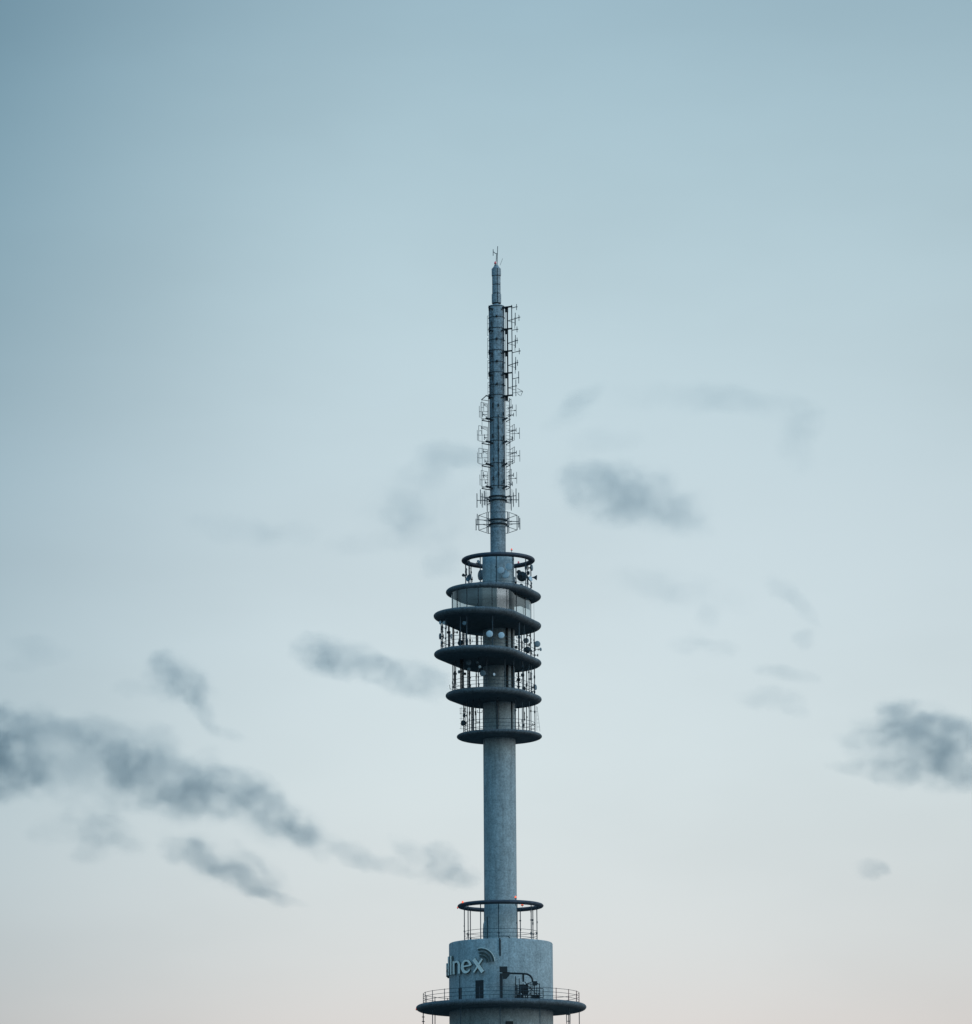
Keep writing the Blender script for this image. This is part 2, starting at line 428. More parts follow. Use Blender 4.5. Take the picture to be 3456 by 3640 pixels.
# glazed storey between the two top decks ------------------------------------
s1 = D2['s']; GS = (-51, -137); GR = 115
zb, zt = D2['top'] - 0.02, D1['bot'] + 0.02
pts = stadium(GR * s1, (GS[0] * s1, GS[1] * s1), 96)
nn = len(pts); mb = MB()
mb.add([(x, y, zb) for x, y in pts] + [(x, y, zt) for x, y in pts], [(i, (i + 1) % nn, nn + (i + 1) % nn, nn + i) for i in range(nn)])
glz = prm(mb, 'glazing', 'glass', tower)
axg = AX(2170)
for px, sd_ in ((1611, 'F'), (1627.5, 'F'), (1627.5, 'B'), (1662, 'F'), (1637, 'B'), (1702, 'F'), (1750, 'F'), (1690, 'B'), (1802, 'F'), (1835.5, 'F'), (1867.5, 'F'), (1862, 'B'), (1890.5, 'F')):
    x, y = on_outline(GR, GS, s1, px, axg, sd_)
    prm(MB().tube((x, y, zb), (x, y, zt), 0.045 if sd_ == 'F' else 0.03, 6), 'mullion', 'black', glz)
def blind(px0, px1, frac, inset, material='blind'):
    k = 8; top, bot = [], []
    for i in range(k + 1):
        px = px0 + (px1 - px0) * i / k
        x, y = on_outline(GR - inset, GS, s1, px, axg, 'F'); top.append((x, y, zt)); bot.append((x, y, zb + (zt - zb) * frac))
    vs = top + bot + [(x, y + 0.04, z) for x, y, z in top] + [(x, y + 0.04, z) for x, y, z in bot]
    K = k + 1; fs = []
    for i in range(k):
        fs += [(i, i + 1, K + i + 1, K + i), (2 * K + i, 3 * K + i, 3 * K + i + 1, 2 * K + i + 1), (K + i, K + i + 1, 3 * K + i + 1, 3 * K + i), (i, 2 * K + i, 2 * K + i + 1, i + 1)]
    mb = MB(); mb.add(vs, fs); prm(mb, 'blind', material, glz)
blind(1835, 1867, 0.52, 4); blind(1868, 1884, 0.55, 4, 'grey')
# thin outer rods beside the glazing
x, y = on_outline(126, SH1, s1, 1900, axg, 'F'); pole(x, y, D2['top'], D1['bot'], 0.012)

# door and hatch on the drum ---------------------------------------------------
sd6 = S(3500)
def on_drum(a, zc, wd, ht, proud, name, material, parent):
    R = 184.4 * S(3353); k = 8; half = wd / 2 / R; mb = MB(); inner, outer = [], []
    for i in range(k + 1):
        t = R_(a) - half + 2 * half * i / k
        for lst, r in ((inner, R - 0.05), (outer, R + proud)): lst.append((r * sin(t), -r * cos(t)))
    K = k + 1; vs = [(x, y, zc - ht / 2) for x, y in inner] + [(x, y, zc + ht / 2) for x, y in inner] + [(x, y, zc - ht / 2) for x, y in outer] + [(x, y, zc + ht / 2) for x, y in outer]
    fs = []
    for i in range(k):
        fs += [(2 * K + i, 2 * K + i + 1, 3 * K + i + 1, 3 * K + i), (K + i, 3 * K + i, 3 * K + i + 1, K + i + 1), (i, i + 1, 2 * K + i + 1, 2 * K + i)]
    fs += [(0, 2 * K, 3 * K, K), (k, K + k, 3 * K + k, 2 * K + k)]
    mb.add(vs, fs); return prm(mb, name, material, parent)
Zd = lambda py: P(1700, py, -170 * sd6).z
door = on_drum(-24.4, (D6['top'] + Zd(3484)) / 2, 0.92, Zd(3484) - D6['top'], 0.03, 'door', 'door', drum)
on_drum(-51.5, (D6['top'] + Zd(3506)) / 2, 0.5, Zd(3506) - D6['top'], 0.03, 'hatch', 'door', drum)
on_drum(-1.0, (drum_top + Zd(3400)) / 2 - 0.1, 0.16, drum_top - Zd(3400) - 0.2, 0.06, 'downpipe', 'black', drum)
on_drum(-52, Zd(3484), 0.05, 1.3, 0.04, 'downpipe', 'black', drum)
# small windows just under the wide platform
for a, wpx in ((8.7, 26),):
    R = 184.6 * S(3600); t = R_(a); zc = D6['bot'] - 1.9
    mb = MB().box((R * sin(t), -R * cos(t), zc), (wpx * 0.03, 0.12, 0.9), t); prm(mb, 'window', 'door', lower_drum)
# curved housing and pipe where the shaft leaves the drum roof
sr = S(3300); mb = MB().lathe([(6 * sr, 0), (7.5 * sr, 1.2), (6 * sr, 2.0), (2 * sr, 2.35)], 16, ((1724 - AX(3300)) * sr, -0.55, drum_top)); prm(mb, 'vent_housing', 'concrete', tower)
mb = MB().path([P(1772, 3328, -3.0), P(1790, 3327, -3.0), P(1806, 3328, -3.0), P(1812, 3332, -3.0), P(1814, 3342, -3.0)], 0.045, 6); prm(mb, 'vent_pipe', 'black', tower)
x = (1733 - AX(3300)) * sr; y = -math.sqrt((57.6 * sr) ** 2 - x * x) - 0.05
prm(MB().tube((x, y, drum_top), (x, y, Z(3262)), 0.05, 6), 'conduit', 'black', tower)

# ------------------------------------------------------------------ sign on the drum
sign = thing('wall_sign', (0, 0, Z(3440)), 'raised pale lettering with dark signal arcs bent round the left of the drum', 'sign')
RS = (184.4 + 7) * S(3440)
XH = 46 * S(3440)           # height of the small letters
base_z = P(1700, 3456, -RS * cos(R_(25))).z
def arcpts(cx, cy, rx, ry, a0, a1, n=18): return [(cx + rx * cos(R_(a0 + (a1 - a0) * i / n)), cy + ry * sin(R_(a0 + (a1 - a0) * i / n))) for i in range(n + 1)]
def W(pts, w0, w1=None, wm=None):
    n = len(pts) - 1; w1 = w0 if w1 is None else w1; wm = (w0 + w1) / 2 if wm is None else wm
    return pts, [(1 - i / n) * w0 + i / n * w1 + (wm - (w0 + w1) / 2) * sin(pi * i / n) for i in range(n + 1)]
GL = {  # strokes with swelling widths, x-height = 1
    'x': [W([(-0.36, 1.0), (0.38, 0.0)], 0.27), W([(0.34, 1.0), (0.03, 0.58)], 0.12), W([(-0.04, 0.44), (-0.37, 0.0)], 0.12)],
    'e': [W([(-0.3, 0.50), (0.38, 0.56)], 0.11), W(arcpts(0, 0.5, 0.4, 0.44, 5, 185), 0.21, 0.3, 0.15), W(arcpts(0, 0.5, 0.4, 0.44, 185, 325), 0.3, 0.1, 0.2)],
    'n': [W([(-0.36, 1.0), (-0.36, 0.0)], 0.26), W(arcpts(0.02, 0.62, 0.34, 0.32, 165, 0), 0.08, 0.2, 0.16) , W([(0.36, 0.64), (0.36, 0.0)], 0.22)],
    'l': [W([(0, 1.45), (0, 0)], 0.24)],
    'c': [W(arcpts(0, 0.5, 0.32, 0.44, 45, 320), 0.1, 0.09, 0.24)]}
def strip(pts, ws, bend, r0, r1):
    n = len(pts); V = []; fs = []
    for i in range(n):
        a, b = pts[max(i - 1, 0)], pts[min(i + 1, n - 1)]; dx, dy = b[0] - a[0], b[1] - a[1]; l = math.hypot(dx, dy)
        nx, ny = -dy / l, dx / l; h = ws[i] / 2
        for r in (r0, r1):
            for sg in (-1, 1): V.append(bend(pts[i][0] + nx * h * sg, pts[i][1] + ny * h * sg, r))
    for i in range(n - 1):
        a, b = 4 * i, 4 * i + 4; fs += [(a + 2, a + 3, b + 3, b + 2), (a, b, b + 1, a + 1), (a, a + 2, b + 2, b), (a + 1, b + 1, b + 3, a + 3)]
    fs += [(0, 1, 3, 2), (4 * n - 4, 4 * n - 2, 4 * n - 1, 4 * n - 3)]
    return V, fs
def letter(ch, ang):
    def bend(x, y, r):
        t = R_(ang) + x * XH / RS
        return (r * sin(t), -r * cos(t), base_z + y * XH)
    f_, b_ = MB(), MB()
    for k, (pts, ws) in enumerate(GL[ch]):
        f_.add(*strip(pts, ws, bend, RS + 0.06 + k * 0.003, RS + 0.10 + k * 0.003)); b_.add(*strip(pts, [w + 0.02 for w in ws], bend, RS - 0.14, RS + 0.055 - k * 0.003))
    face = prm(f_, 'letter', 'letter', sign); prm(b_, 'letter_return', 'letter_side', face)
for ch, a in (('x', -24.7), ('e', -39.3), ('n', -54.8), ('l', -66.5), ('l', -74), ('e', -87), ('c', -102)): letter(ch, a)
# three nested quarter arcs to the upper right of the word
ac = (-21.5, base_z + 35 * S(3430))
for r0, r1, mt in ((49, 51, 'letter'), (42, 47.5, 'arc'), (30.5, 35.5, 'arc'), (20, 24.5, 'arc')):
    mb = MB(); k = 18; q = S(3400)
    V = []
    for i in range(k + 1):
        t = R_(105) - R_(103) * i / k
        for rad in (r0, r1):
            for dr in (0.03, -0.08):
                u = rad * q * cos(t) * 1.0; v = rad * q * sin(t); th = R_(ac[0]) + u / RS; r = RS + dr + (0.03 if mt == 'letter' else 0)
                V.append((r * sin(th), -r * cos(th), ac[1] + v))
    fs = []
    for i in range(k):
        a, b = i * 4, (i + 1) * 4
        fs += [(a, a + 2, b + 2, b), (a + 1, b + 1, b + 3, a + 3), (a, b, b + 1, a + 1), (a + 2, a + 3, b + 3, b + 2)]
    fs += [(0, 1, 3, 2), (k * 4, k * 4 + 2, k * 4 + 3, k * 4 + 1)]
    mb.add(V, fs); prm(mb, 'signal_arc', mt, sign)

# ------------------------------------------------------------------ maintenance crane on the wide platform
yc = -222 * S(3500)
cr = thing('maintenance_crane', P(1782, 3556, yc), 'dark jib crane with cradle standing on the wide platform before the drum', 'crane')
def pt(px, py, dy=0.0): return P(px, py, yc + dy)
def bx_px(x0, y0, x1, y1, depth=0.5, dy=0.0):
    a, b = pt(x0, y1, dy), pt(x1, y0, dy); return MB().box((a + b) / 2, (abs(b.x - a.x), depth, abs(b.z - a.z)))
prm(bx_px(1777, 3460, 1787, 3558, 0.3), 'column', 'black', cr)
mb = bx_px(1776, 3436, 1804, 3456, 0.45); hd = prm(mb, 'winch_head', 'door', cr)
mb = MB(); mb.add([pt(1786, 3455, -0.15), pt(1812, 3455, -0.15), pt(1812, 3466, -0.15), pt(1800, 3480, -0.15), pt(1788, 3480, -0.15), pt(1786, 3455, 0.15), pt(1812, 3455, 0.15), pt(1812, 3466, 0.15), pt(1800, 3480, 0.15), pt(1788, 3480, 0.15)],
       [(0, 1, 2, 3, 4), (9, 8, 7, 6, 5), (0, 5, 6, 1), (1, 6, 7, 2), (2, 7, 8, 3), (3, 8, 9, 4), (4, 9, 5, 0)]); prm(mb, 'knee_brace', 'door', cr)
mb = MB().path([pt(1795, 3459), pt(1830, 3460), pt(1862, 3461), pt(1876, 3463), pt(1886, 3469), pt(1892, 3478), pt(1894, 3490)], 0.1, 8); prm(mb, 'jib_arm', 'door', cr)
mb = bx_px(1857, 3464, 1864, 3490, 0.14); prm(mb, 'strut', 'door', cr)
prm(bx_px(1832, 3470, 1835, 3520, 0.08, 0.2), 'strut', 'black', cr)
cage = MB()
for xx in (1832, 1860, 1888, 1918, 1931):
    cage.tube(pt(xx, 3558), pt(xx, 3514 if xx > 1925 else 3496), 0.05, 6)
    cage.tube(pt(xx, 3558, 0.9), pt(xx, 3514 if xx > 1925 else 3496, 0.9), 0.04, 6)
for yy in (3498, 3514, 3530, 3546):
    cage.tube(pt(1832 if yy > 3500 else 1870, yy), pt(1931 if yy > 3500 else 1918, yy), 0.04, 6)
for a, b in (((1870, 3498), (1900, 3488)), ((1900, 3488), (1918, 3500)), ((1832, 3546), (1860, 3514)), ((1888, 3558), (1918, 3530)), ((1860, 3558), (1888, 3530))):
    cage.tube(pt(*a), pt(*b), 0.04, 6)
for a, b, r in (((1838, 3500), (1838, 3558), .06), ((1846, 3478), (1846, 3556), .045), ((1866, 3490), (1884, 3514), .05), ((1876, 3500), (1876, 3556), .06), ((1900, 3500), (1900, 3556), .05), ((1908, 3510), (1908, 3556), .04), ((1832, 3522), (1918, 3522), .05), ((1836, 3538), (1926, 3538), .045), ((1840, 3552), (1890, 3518), .04), ((1882, 3506), (1922, 3552), .04), ((1868, 3556), (1868, 3500), .05), ((1894, 3490), (1894, 3515), .03), ((1800, 3556), (1931, 3556), .05)):
    cage.tube(pt(*a, random.uniform(0, .5)), pt(*b, random.uniform(0, .5)), r, 6)
prm(cage, 'cradle_frame', 'black', cr)
prm(bx_px(1848, 3500, 1874, 3536, 0.5, 0.4), 'motor_housing', 'door', cr)
prm(bx_px(1838, 3537, 1860, 3555, 0.5, 0.4), 'counterweight', 'door', cr)
prm(bx_px(1890, 3537, 1918, 3555, 0.5, 0.4), 'counterweight', 'door', cr)
prm(bx_px(1893, 3488, 1910, 3503, 0.35, 0.0), 'hoist_drum', 'door', cr)
prm(MB().lathe([(0.001, -0.06), (0.07, -0.05), (0.07, 0.05), (0.001, 0.06)], 10, pt(1852, 3533, -0.1)), 'work_lamp', 'pale', cr)

# ------------------------------------------------------------------ warning lights
def beacon(px, py, y, label, r=0.16, material='lamp', stem=0.35):
    p = P(px, py, y); b = thing('warning_light', p - Vector((0, 0, stem)), label, 'warning light', 'red warning lights on the tower')
    prm(MB().tube(p - Vector((0, 0, stem)), p - Vector((0, 0, r)), 0.03, 6), 'stem', 'steel_thin', b)
    prm(MB().lathe([(r * 0.75, -r), (r, -r * 0.9), (r, -r * 0.75), (r * 0.7, -r * 0.7)], 14, p), 'base', 'black', b)
    prm(MB().lathe([(r * 0.72, -r * 0.7), (r * 0.78, 0), (r * 0.66, r * 0.6), (r * 0.35, r * 0.95), (0.001, r * 1.05)], 14, p), 'lens', material, b)
RLs = RL['s']
beacon(1645, 3207, -RLs * 66, 'glowing red light on the left of the lower ring', 0.14)
beacon(1833, 3189, -RLs * 120, 'glowing red light on a stem above the lower ring, right against the shaft', 0.13, stem=0.95)
beacon(1857, 3214, RLs * 115, 'glowing red light standing on the far side of the lower ring, right of the shaft', 0.17, stem=0.3)
beacon(1627, 3226, -RLs * 2, 'dim red light at the far left tip of the lower ring', 0.09, 'lamp_faint', 0.15)
beacon(1480.5, 3587, 0.0, 'dim red light at the left tip of the wide bottom platform', 0.1, 'lamp_faint', 0.15)
beacon(1819, 1953, -RT['s'] * 100, 'pale red light on a stem above the upper ring, right of the mast', 0.12, 'lamp_faint', stem=0.8)
beacon(1843.5, 1999, RT['s'] * 96, 'small dull red light on the far side of the upper ring', 0.13, 'lamp_dim', 0.5)
beacon(1761, 934, -0.2, 'pale red light on top of the spire beside the tip aerial', 0.15, 'lamp_dim', 0.5)

# ------------------------------------------------------------------ dishes
def facing(az, elv=0.0):
    a = R_(az); e = R_(elv); return Vector((sin(a) * cos(e), -cos(a) * cos(e), sin(e)))
def dish(px, py, y, r_px, az, label, face='pale', body='grey', elv=0, to=None, deep=0.55, horn=False):
    """shrouded microwave dish: drum, front radome, back hub and the bracket to its pole"""
    s_ = S(py); r = r_px * s_; c = P(px, py, y); d = facing(az, elv); q = d.to_track_quat('Z', 'Y').to_matrix()
    t = thing('dish_antenna', c, label, 'dish antenna', 'microwave dishes on the tower')
    if horn:   # open parabolic dish with a feed horn on struts
        prm(MB().lathe([(r * 0.18, -r * 0.45), (r * 0.6, -r * 0.25), (r, 0.0), (r * 0.97, 0.02), (r * 0.55, -r * 0.2), (0.001, -r * 0.36)], 20, c, q, cap1=False), 'reflector', body, t)
        fe = c + d * r * 1.7
        prm(MB().lathe([(r * 0.2, -r * 0.3), (r * 0.42, r * 0.15), (r * 0.38, r * 0.4)], 14, fe, q), 'feed_horn', 'black', t)
        mb = MB()
        for k in range(3):
            a = 2 * pi * k / 3; mb.tube(c + q @ Vector((r * 0.95 * cos(a), r * 0.95 * sin(a), 0)), fe, 0.018, 5)
        prm(mb, 'feed_strut', 'steel_thin', t)
    else:
        dp = r * deep
        prm(MB().lathe([(r * 0.25, -dp * 1.35), (r * 0.55, -dp * 1.1), (r * 0.97, -dp * 0.8), (r, -dp * 0.75), (r, 0)], 22, c, q, cap1=False), 'shroud', body, t)
        prm(MB().lathe([(r * 1.01, -0.02), (r * 1.01, 0.01), (r * 0.9, r * 0.09), (r * 0.5, r * 0.16), (0.001, r * 0.18)], 22, c, q), 'radome', face, t)
    bk = c - d * r * deep * 1.3
    mb = MB().tube(bk, bk - d * 0.22, r * 0.22, 8).tube(bk - d * 0.2 + Vector((0, 0, r * 0.7)), bk - d * 0.2 - Vector((0, 0, r * 0.7)), 0.035, 6)
    if to: mb.tube(bk - d * 0.2, to, 0.03, 6)
    prm(mb, 'mount', 'black', t)
    return t
def oy(zone, px, side, extra=6):
    R, sh, dn, up_ = {'12': (118, (0, 0), D1, RT), '23': (128, SH3, D3, D2), '34': (128, SH4, D4, D3), '45': (128, (0, 0), D5, D4)}[zone]
    ax = AX((dn['py'] + (up_.get('py', 1992))) / 2); return on_outline(R + extra, sh, dn['s'], px, ax, side)[1]
dish(1667, 2054, oy('12', 1662, 'F', 0), 14, -48, 'open grey dish with a small round feed, facing left under the upper ring', body='grey', elv=14, horn=True)
dish(1707, 2044, oy('12', 1707, 'B', -6), 19, -65, 'large drum dish seen edge on left of the shaft, under the upper ring', 'grey', 'dark', deep=0.4)
dish(1704, 1998, oy('12', 1707, 'B', -10), 9, 60, 'small tapered dish inside the upper ring, left of the shaft', 'grey', 'grey', elv=25)
dish(1811, 2014, oy('12', 1811, 'F', -22), 13, -12, 'highest of the three pale dishes against the shaft under the upper ring', 'pale', 'grey')
dish(1781, 2027, oy('12', 1781, 'F', -34), 12, -12, 'leftmost of the three pale dishes against the shaft under the upper ring', 'pale', 'grey')
dish(1798, 2041, oy('12', 1798, 'F', -38), 14, -12, 'lowest of the three pale dishes against the shaft under the upper ring', 'pale', 'grey')
dish(1857, 2050, oy('12', 1857, 'B', -8), 18, 160, 'large dark dish seen from behind between shaft and right poles under the upper ring', 'grey', 'dark')
dish(1845, 2034, oy('12', 1845, 'B', 4), 8, 170, 'small dark dish behind the large dark one under the upper ring', 'grey', 'dark')
dish(1892, 2018, oy('12', 1889, 'F', 0), 11, 75, 'dish seen from the side, tucked below the right end of the upper ring', 'grey', 'dark')
dish(1887, 2057, oy('12', 1885, 'F', 0), 9, 50, 'pale tilted dish on the right pole above the topmost platform', 'pale', 'grey', elv=10)
dish(1880, 2037, oy('12', 1880, 'B', 0), 7, 120, 'small dish behind the right poles, between its two larger neighbours', 'grey', 'dark')
dish(1854, 2081, oy('12', 1854, 'B', -20), 7, 30, 'small dark dish standing low on the topmost platform, right of the shaft', 'dark', 'dark')
# conical horn on the right
c = P(1897, 2052.5, oy('12', 1889, 'F', 0)); q = facing(92, -4).to_track_quat('Z', 'Y').to_matrix()
hn = thing('horn_antenna', c, 'dark cone shaped horn sticking out to the right above the topmost platform', 'horn antenna')
prm(MB().lathe([(0.06, -0.1), (0.1, 0.05), (0.30, 0.36), (0.27, 0.37), (0.05, 0.1)], 16, c, q), 'flared_horn', 'dark', hn); prm(MB().tube(c, c - facing(92) * 0.28, 0.04, 6), 'mount', 'black', hn)

dish(1563, 2262, oy('23', 1572, 'F', 0), 10.5, -80, 'dark drum dish at the far left between second and third platforms, upper of two', 'grey', 'dark')
dish(1568, 2286, oy('23', 1572, 'F', 0), 7, -80, 'small dark dish at the far left between second and third platforms, lower of two', 'grey', 'dark')
dish(1565, 2213, oy('23', 1574, 'F', 0), 6.5, -55, 'small pale dish under the far left tip of the second platform', 'pale', 'grey')
dish(1580, 2214, oy('23', 1580, 'F', 0), 6.5, -10, 'small round bluish dish below the left of the second platform', 'pale', 'grey')
dish(1651, 2215, oy('23', 1651, 'F', 0), 7, -20, 'faint grey dish in the shade below the middle of the second platform', 'grey', 'grey')
dish(1638, 2286, oy('23', 1640, 'B', 2), 10.5, 150, 'dark dish turned away, on the left of the third platform railing', 'dark', 'dark', elv=-20)
dish(1626, 2248, oy('23', 1626, 'B', 2), 4.5, 120, 'tiny dark dish close under the left of the second platform', 'dark', 'dark')
dish(1740.5, 2253, oy('23', 1740, 'F', 3), 11.5, -3, 'bright round dish facing us, left of the pair below the second platform', 'pale', 'pale')
dish(1782.5, 2258, oy('23', 1782, 'F', 3), 11, 3, 'bright round dish facing us, right of the pair below the second platform', 'pale', 'pale')
dish(1871, 2277, oy('23', 1871, 'B', 2), 9.5, 10, 'grey green round dish behind the right poles below the second platform', 'grey', 'grey')
dish(1876, 2310, oy('23', 1876, 'F', 2), 11.5, 155, 'black round dish low on the right between second and third platforms', 'dark', 'dark')
dish(1911, 2289, oy('23', 1900, 'F', 0), 11, 20, 'grey round dish on the far right pole below the second platform', 'grey', 'grey')
dish(1923, 2308, oy('23', 1900, 'F', 0), 6, 60, 'small grey dish standing out furthest right above the third platform', 'grey', 'dark', to=P(1902, 2308, oy('23', 1900, 'F', 0)))
dish(1913, 2329, oy('23', 1900, 'F', 0), 5, 95, 'tiny dark dish just above the right end of the third platform', 'dark', 'dark', to=P(1902, 2329, oy('23', 1900, 'F', 0)))
dish(1836, 2301, oy('23', 1836, 'B', 0), 6, 140, 'small black dish touching the right edge of the shaft below the second platform', 'dark', 'dark')
dish(1886, 2259, oy('23', 1886, 'B', 0), 6, 100, 'small dark dish close under the right of the second platform', 'grey', 'dark')
dish(1883, 2292, oy('23', 1883, 'B', 0), 6, 100, 'small dark dish between the black dish and the right pole, second storey down', 'dark', 'dark')
mb = MB().box(P(1902, 2305, oy('23', 1901, 'F', 4)), (0.16, 0.2, 0.55)); bxo = prm(mb, 'equipment_box', 'dark', thing('equipment_box', P(1902, 2305, oy('23', 1901, 'F', 4)), 'upright dark box on the far right pole above the third platform', 'equipment box'))
bxo.name = 'housing'

dish(1666, 2355, oy('34', 1666, 'F', 2), 9, -20, 'grey round dish in front of the third platform underside, left', 'grey', 'grey')
dish(1697, 2354, oy('34', 1697, 'F', 2), 4.5, -10, 'tiny grey dish in front of the third platform underside, middle', 'grey', 'grey')
dish(1706, 2370, oy('34', 1706, 'F', 3), 4.8, 0, 'tiny bright dish in front of the third platform underside', 'pale', 'pale')
dish(1716, 2393, oy('34', 1716, 'F', 2), 10.5, -15, 'pale grey dish at the left edge of the shaft below the third platform', 'grey', 'grey')
dish(1667, 2378, oy('34', 1667, 'F', 2), 6, -25, 'small grey dish on the cable ladder below the third platform', 'grey', 'grey')
dish(1757, 2397, oy('34', 1757, 'F', 2), 5, 40, 'small pale dish before the shaft below the third platform', 'pale', 'grey')
dish(1631, 2388, oy('34', 1634, 'F', 0), 6, -60, 'small dark drum dish on the left below the third platform', 'grey', 'dark')
dish(1654, 2395, oy('34', 1654, 'B', 0), 5, 40, 'tiny dark dish between the two left cable ladders', 'dark', 'dark')
dish(1904, 2443, oy('34', 1902, 'B', 2), 10, 60, 'dark dish with pale rim on the far right pole above the fourth platform', 'grey', 'dark')
dish(1859, 2400, oy('34', 1859, 'B', 0), 6.5, 150, 'small dark dish near the top of the right poles below the third platform', 'dark', 'dark')
dish(1863, 2447, oy('34', 1863, 'B', 0), 7, 170, 'small dark dish low among the right poles above the fourth platform', 'dark', 'dark')
dish(1893, 2461, oy('34', 1893, 'F', 0), 4.5, 110, 'tiny dark dish low beside the far right pole above the fourth platform', 'dark', 'dark')
dish(1613, 2395, oy('34', 1613, 'F', 0), 5, -85, 'tiny dark dish on the far left poles below the third platform', 'dark', 'dark')

dish(1649, 2543, oy('45', 1650, 'F', 0), 7.5, -60, 'black dish on the far left pole above the lowest small platform, smaller of two', 'dark', 'dark')
dish(1645, 2570, oy('45', 1650, 'F', 0), 10, -50, 'black dish on the far left pole above the lowest small platform, larger of two', 'dark', 'dark')
dish(1658, 2570, oy('45', 1658, 'B', 0), 5, 100, 'tiny dark dish right of the two black ones at the far left', 'dark', 'dark')
dish(1706, 2567, oy('45', 1706, 'B', 0), 5.5, 90, 'small dark dish left of the shaft above the lowest small platform', 'dark', 'dark')
dish(1903, 2574, oy('45', 1902, 'F', 0), 4.5, 80, 'tiny dark dish on the far right pole above the lowest small platform', 'dark', 'dark')

for zone, px, py, side, wp, hp, mt, lab in (
    ('12', 1658, 2033, 'F', 4.5, 28, 'dark', 'dark upright panel on the far left pole under the upper ring'),
    ('12', 1669, 2030, 'B', 3.5, 34, 'dark', 'slim dark panel on the second left pole under the upper ring'),
    ('12', 1877, 2064, 'B', 4, 30, 'dark', 'slim dark panel low on the right poles under the upper ring'),
    ('12', 1889, 2080, 'F', 4.5, 22, 'dark', 'short dark panel at the far right just above the topmost platform'),
    ('12', 1829, 2062, 'B', 6, 24, 'grey', 'grey panel beside the right edge of the shaft above the topmost platform'),
    ('23', 1573, 2238, 'F', 5, 24, 'dark', 'dark panel at the far left close below the second platform'),
    ('23', 1598, 2272, 'B', 5, 40, 'dark', 'tall dark panel among the left poles below the second platform'),
    ('23', 1604, 2262, 'F', 5, 18, 'grey', 'short grey panel among the left poles below the second platform'),
    ('23', 1634, 2266, 'B', 4, 34, 'grey', 'tall slim grey panel left of centre below the second platform'),
    ('23', 1662, 2284, 'F', 4, 26, 'dark', 'slim dark panel left of the shaft above the third platform'),
    ('23', 1856, 2292, 'B', 4.5, 30, 'dark', 'slim dark panel right of the shaft above the third platform'),
    ('23', 1889, 2318, 'F', 4.5, 18, 'dark', 'short dark panel low on the right above the third platform'),
    ('34', 1616, 2408, 'F', 5, 46, 'dark', 'tall dark panel at the far left below the third platform'),
    ('34', 1888, 2404, 'F', 6, 30, 'dark', 'dark panel high on the right poles below the third platform'),
    ('34', 1850, 2380, 'B', 5, 10, 'dark', 'stubby dark box at the top of the right poles below the third platform'),
    ('34', 1702, 2440, 'B', 5, 26, 'grey', 'grey panel just left of the shaft above the fourth platform'),
    ('45', 1653, 2524, 'F', 5, 16, 'dark', 'short dark panel at the far left close below the fourth platform'),
    ('45', 1692, 2548, 'B', 4, 34, 'dark', 'tall slim dark panel left of the shaft below the fourth platform'),
    ('45', 1864, 2546, 'B', 4, 34, 'dark', 'tall slim dark panel right of the shaft below the fourth platform')):
    yv = oy(zone, px, side, 4); s_ = S(py); c = P(px, py, yv)
    t = thing('panel_antenna', c, lab, 'panel antenna', 'upright panels clamped to the cage poles')
    w_, h_ = wp * s_, hp * s_
    mb = MB().lathe([(w_ * 0.3, -h_ / 2), (w_ * 0.5, -h_ / 2 + 0.05), (w_ * 0.5, h_ / 2 - 0.05), (w_ * 0.3, h_ / 2)], 12, c); prm(mb, 'radome', mt, t)
    prm(MB().box(c + Vector((w_ * 0.3, 0.06, h_ * 0.3)), (w_, 0.12, 0.07)), 'mount', 'black', t); prm(MB().box(c + Vector((w_ * 0.3, 0.06, -h_ * 0.3)), (w_, 0.12, 0.07)), 'mount', 'black', t)

# ------------------------------------------------------------------ rod aerials in the cages
def rods(name, label, cat, segs, y, r=0.016, group=None, material='steel_thin', pname='rod'):
    r *= 1.35
    pts_ = [q for sg in segs for q in sg]; y_ = max(p[1] for p in pts_); low = [p for p in pts_ if p[1] == y_][0]
    t = thing(name, P(low[0], low[1], y), label, cat, group)
    for sg in segs:
        mb = MB(); rr_ = r
        for a, b in zip(sg[:-1], sg[1:]): mb.tube(P(a[0], a[1], y + (a[2] if len(a) > 2 else 0)), P(b[0], b[1], y + (b[2] if len(b) > 2 else 0)), rr_, 5)
        prm(mb, pname, material, t)
    return t
rods('rod_aerial', 'thin hooked rod standing out left above the fourth platform', 'aerial', [[(1599, 2434), (1600, 2449), (1611, 2450)]], oy('34', 1612, 'F', 0), 0.022)
yy = oy('45', 1650, 'F', 0)
rods('rod_aerial', 'thin upright aerial with short rungs at the far left, below the fourth platform', 'aerial',
     [[(1640, 2512), (1639, 2592)]] + [[(1634 + (k % 2), 2518 + 18 * k), (1650, 2519 + 18 * k)] for k in range(5)] + [[(1636, 2516), (1636, 2540)]], yy, 0.012)
yy = oy('45', 1902, 'F', 0)
rods('lattice_aerial', 'thin leaning lattice aerial right of the far right pole, below the fourth platform', 'aerial',
     [[(1908, 2510), (1909, 2598)], [(1910, 2512), (1920, 2600)], [(1888, 2528), (1911, 2530)]] + [[(1908.5, 2542 + 14 * k), (1913.5 + 1.4 * k, 2542 + 14 * k)] for k in range(4)], yy, 0.012)
def hook_rods(zone, px, side, tops, up_):
    pass
k_ = 0
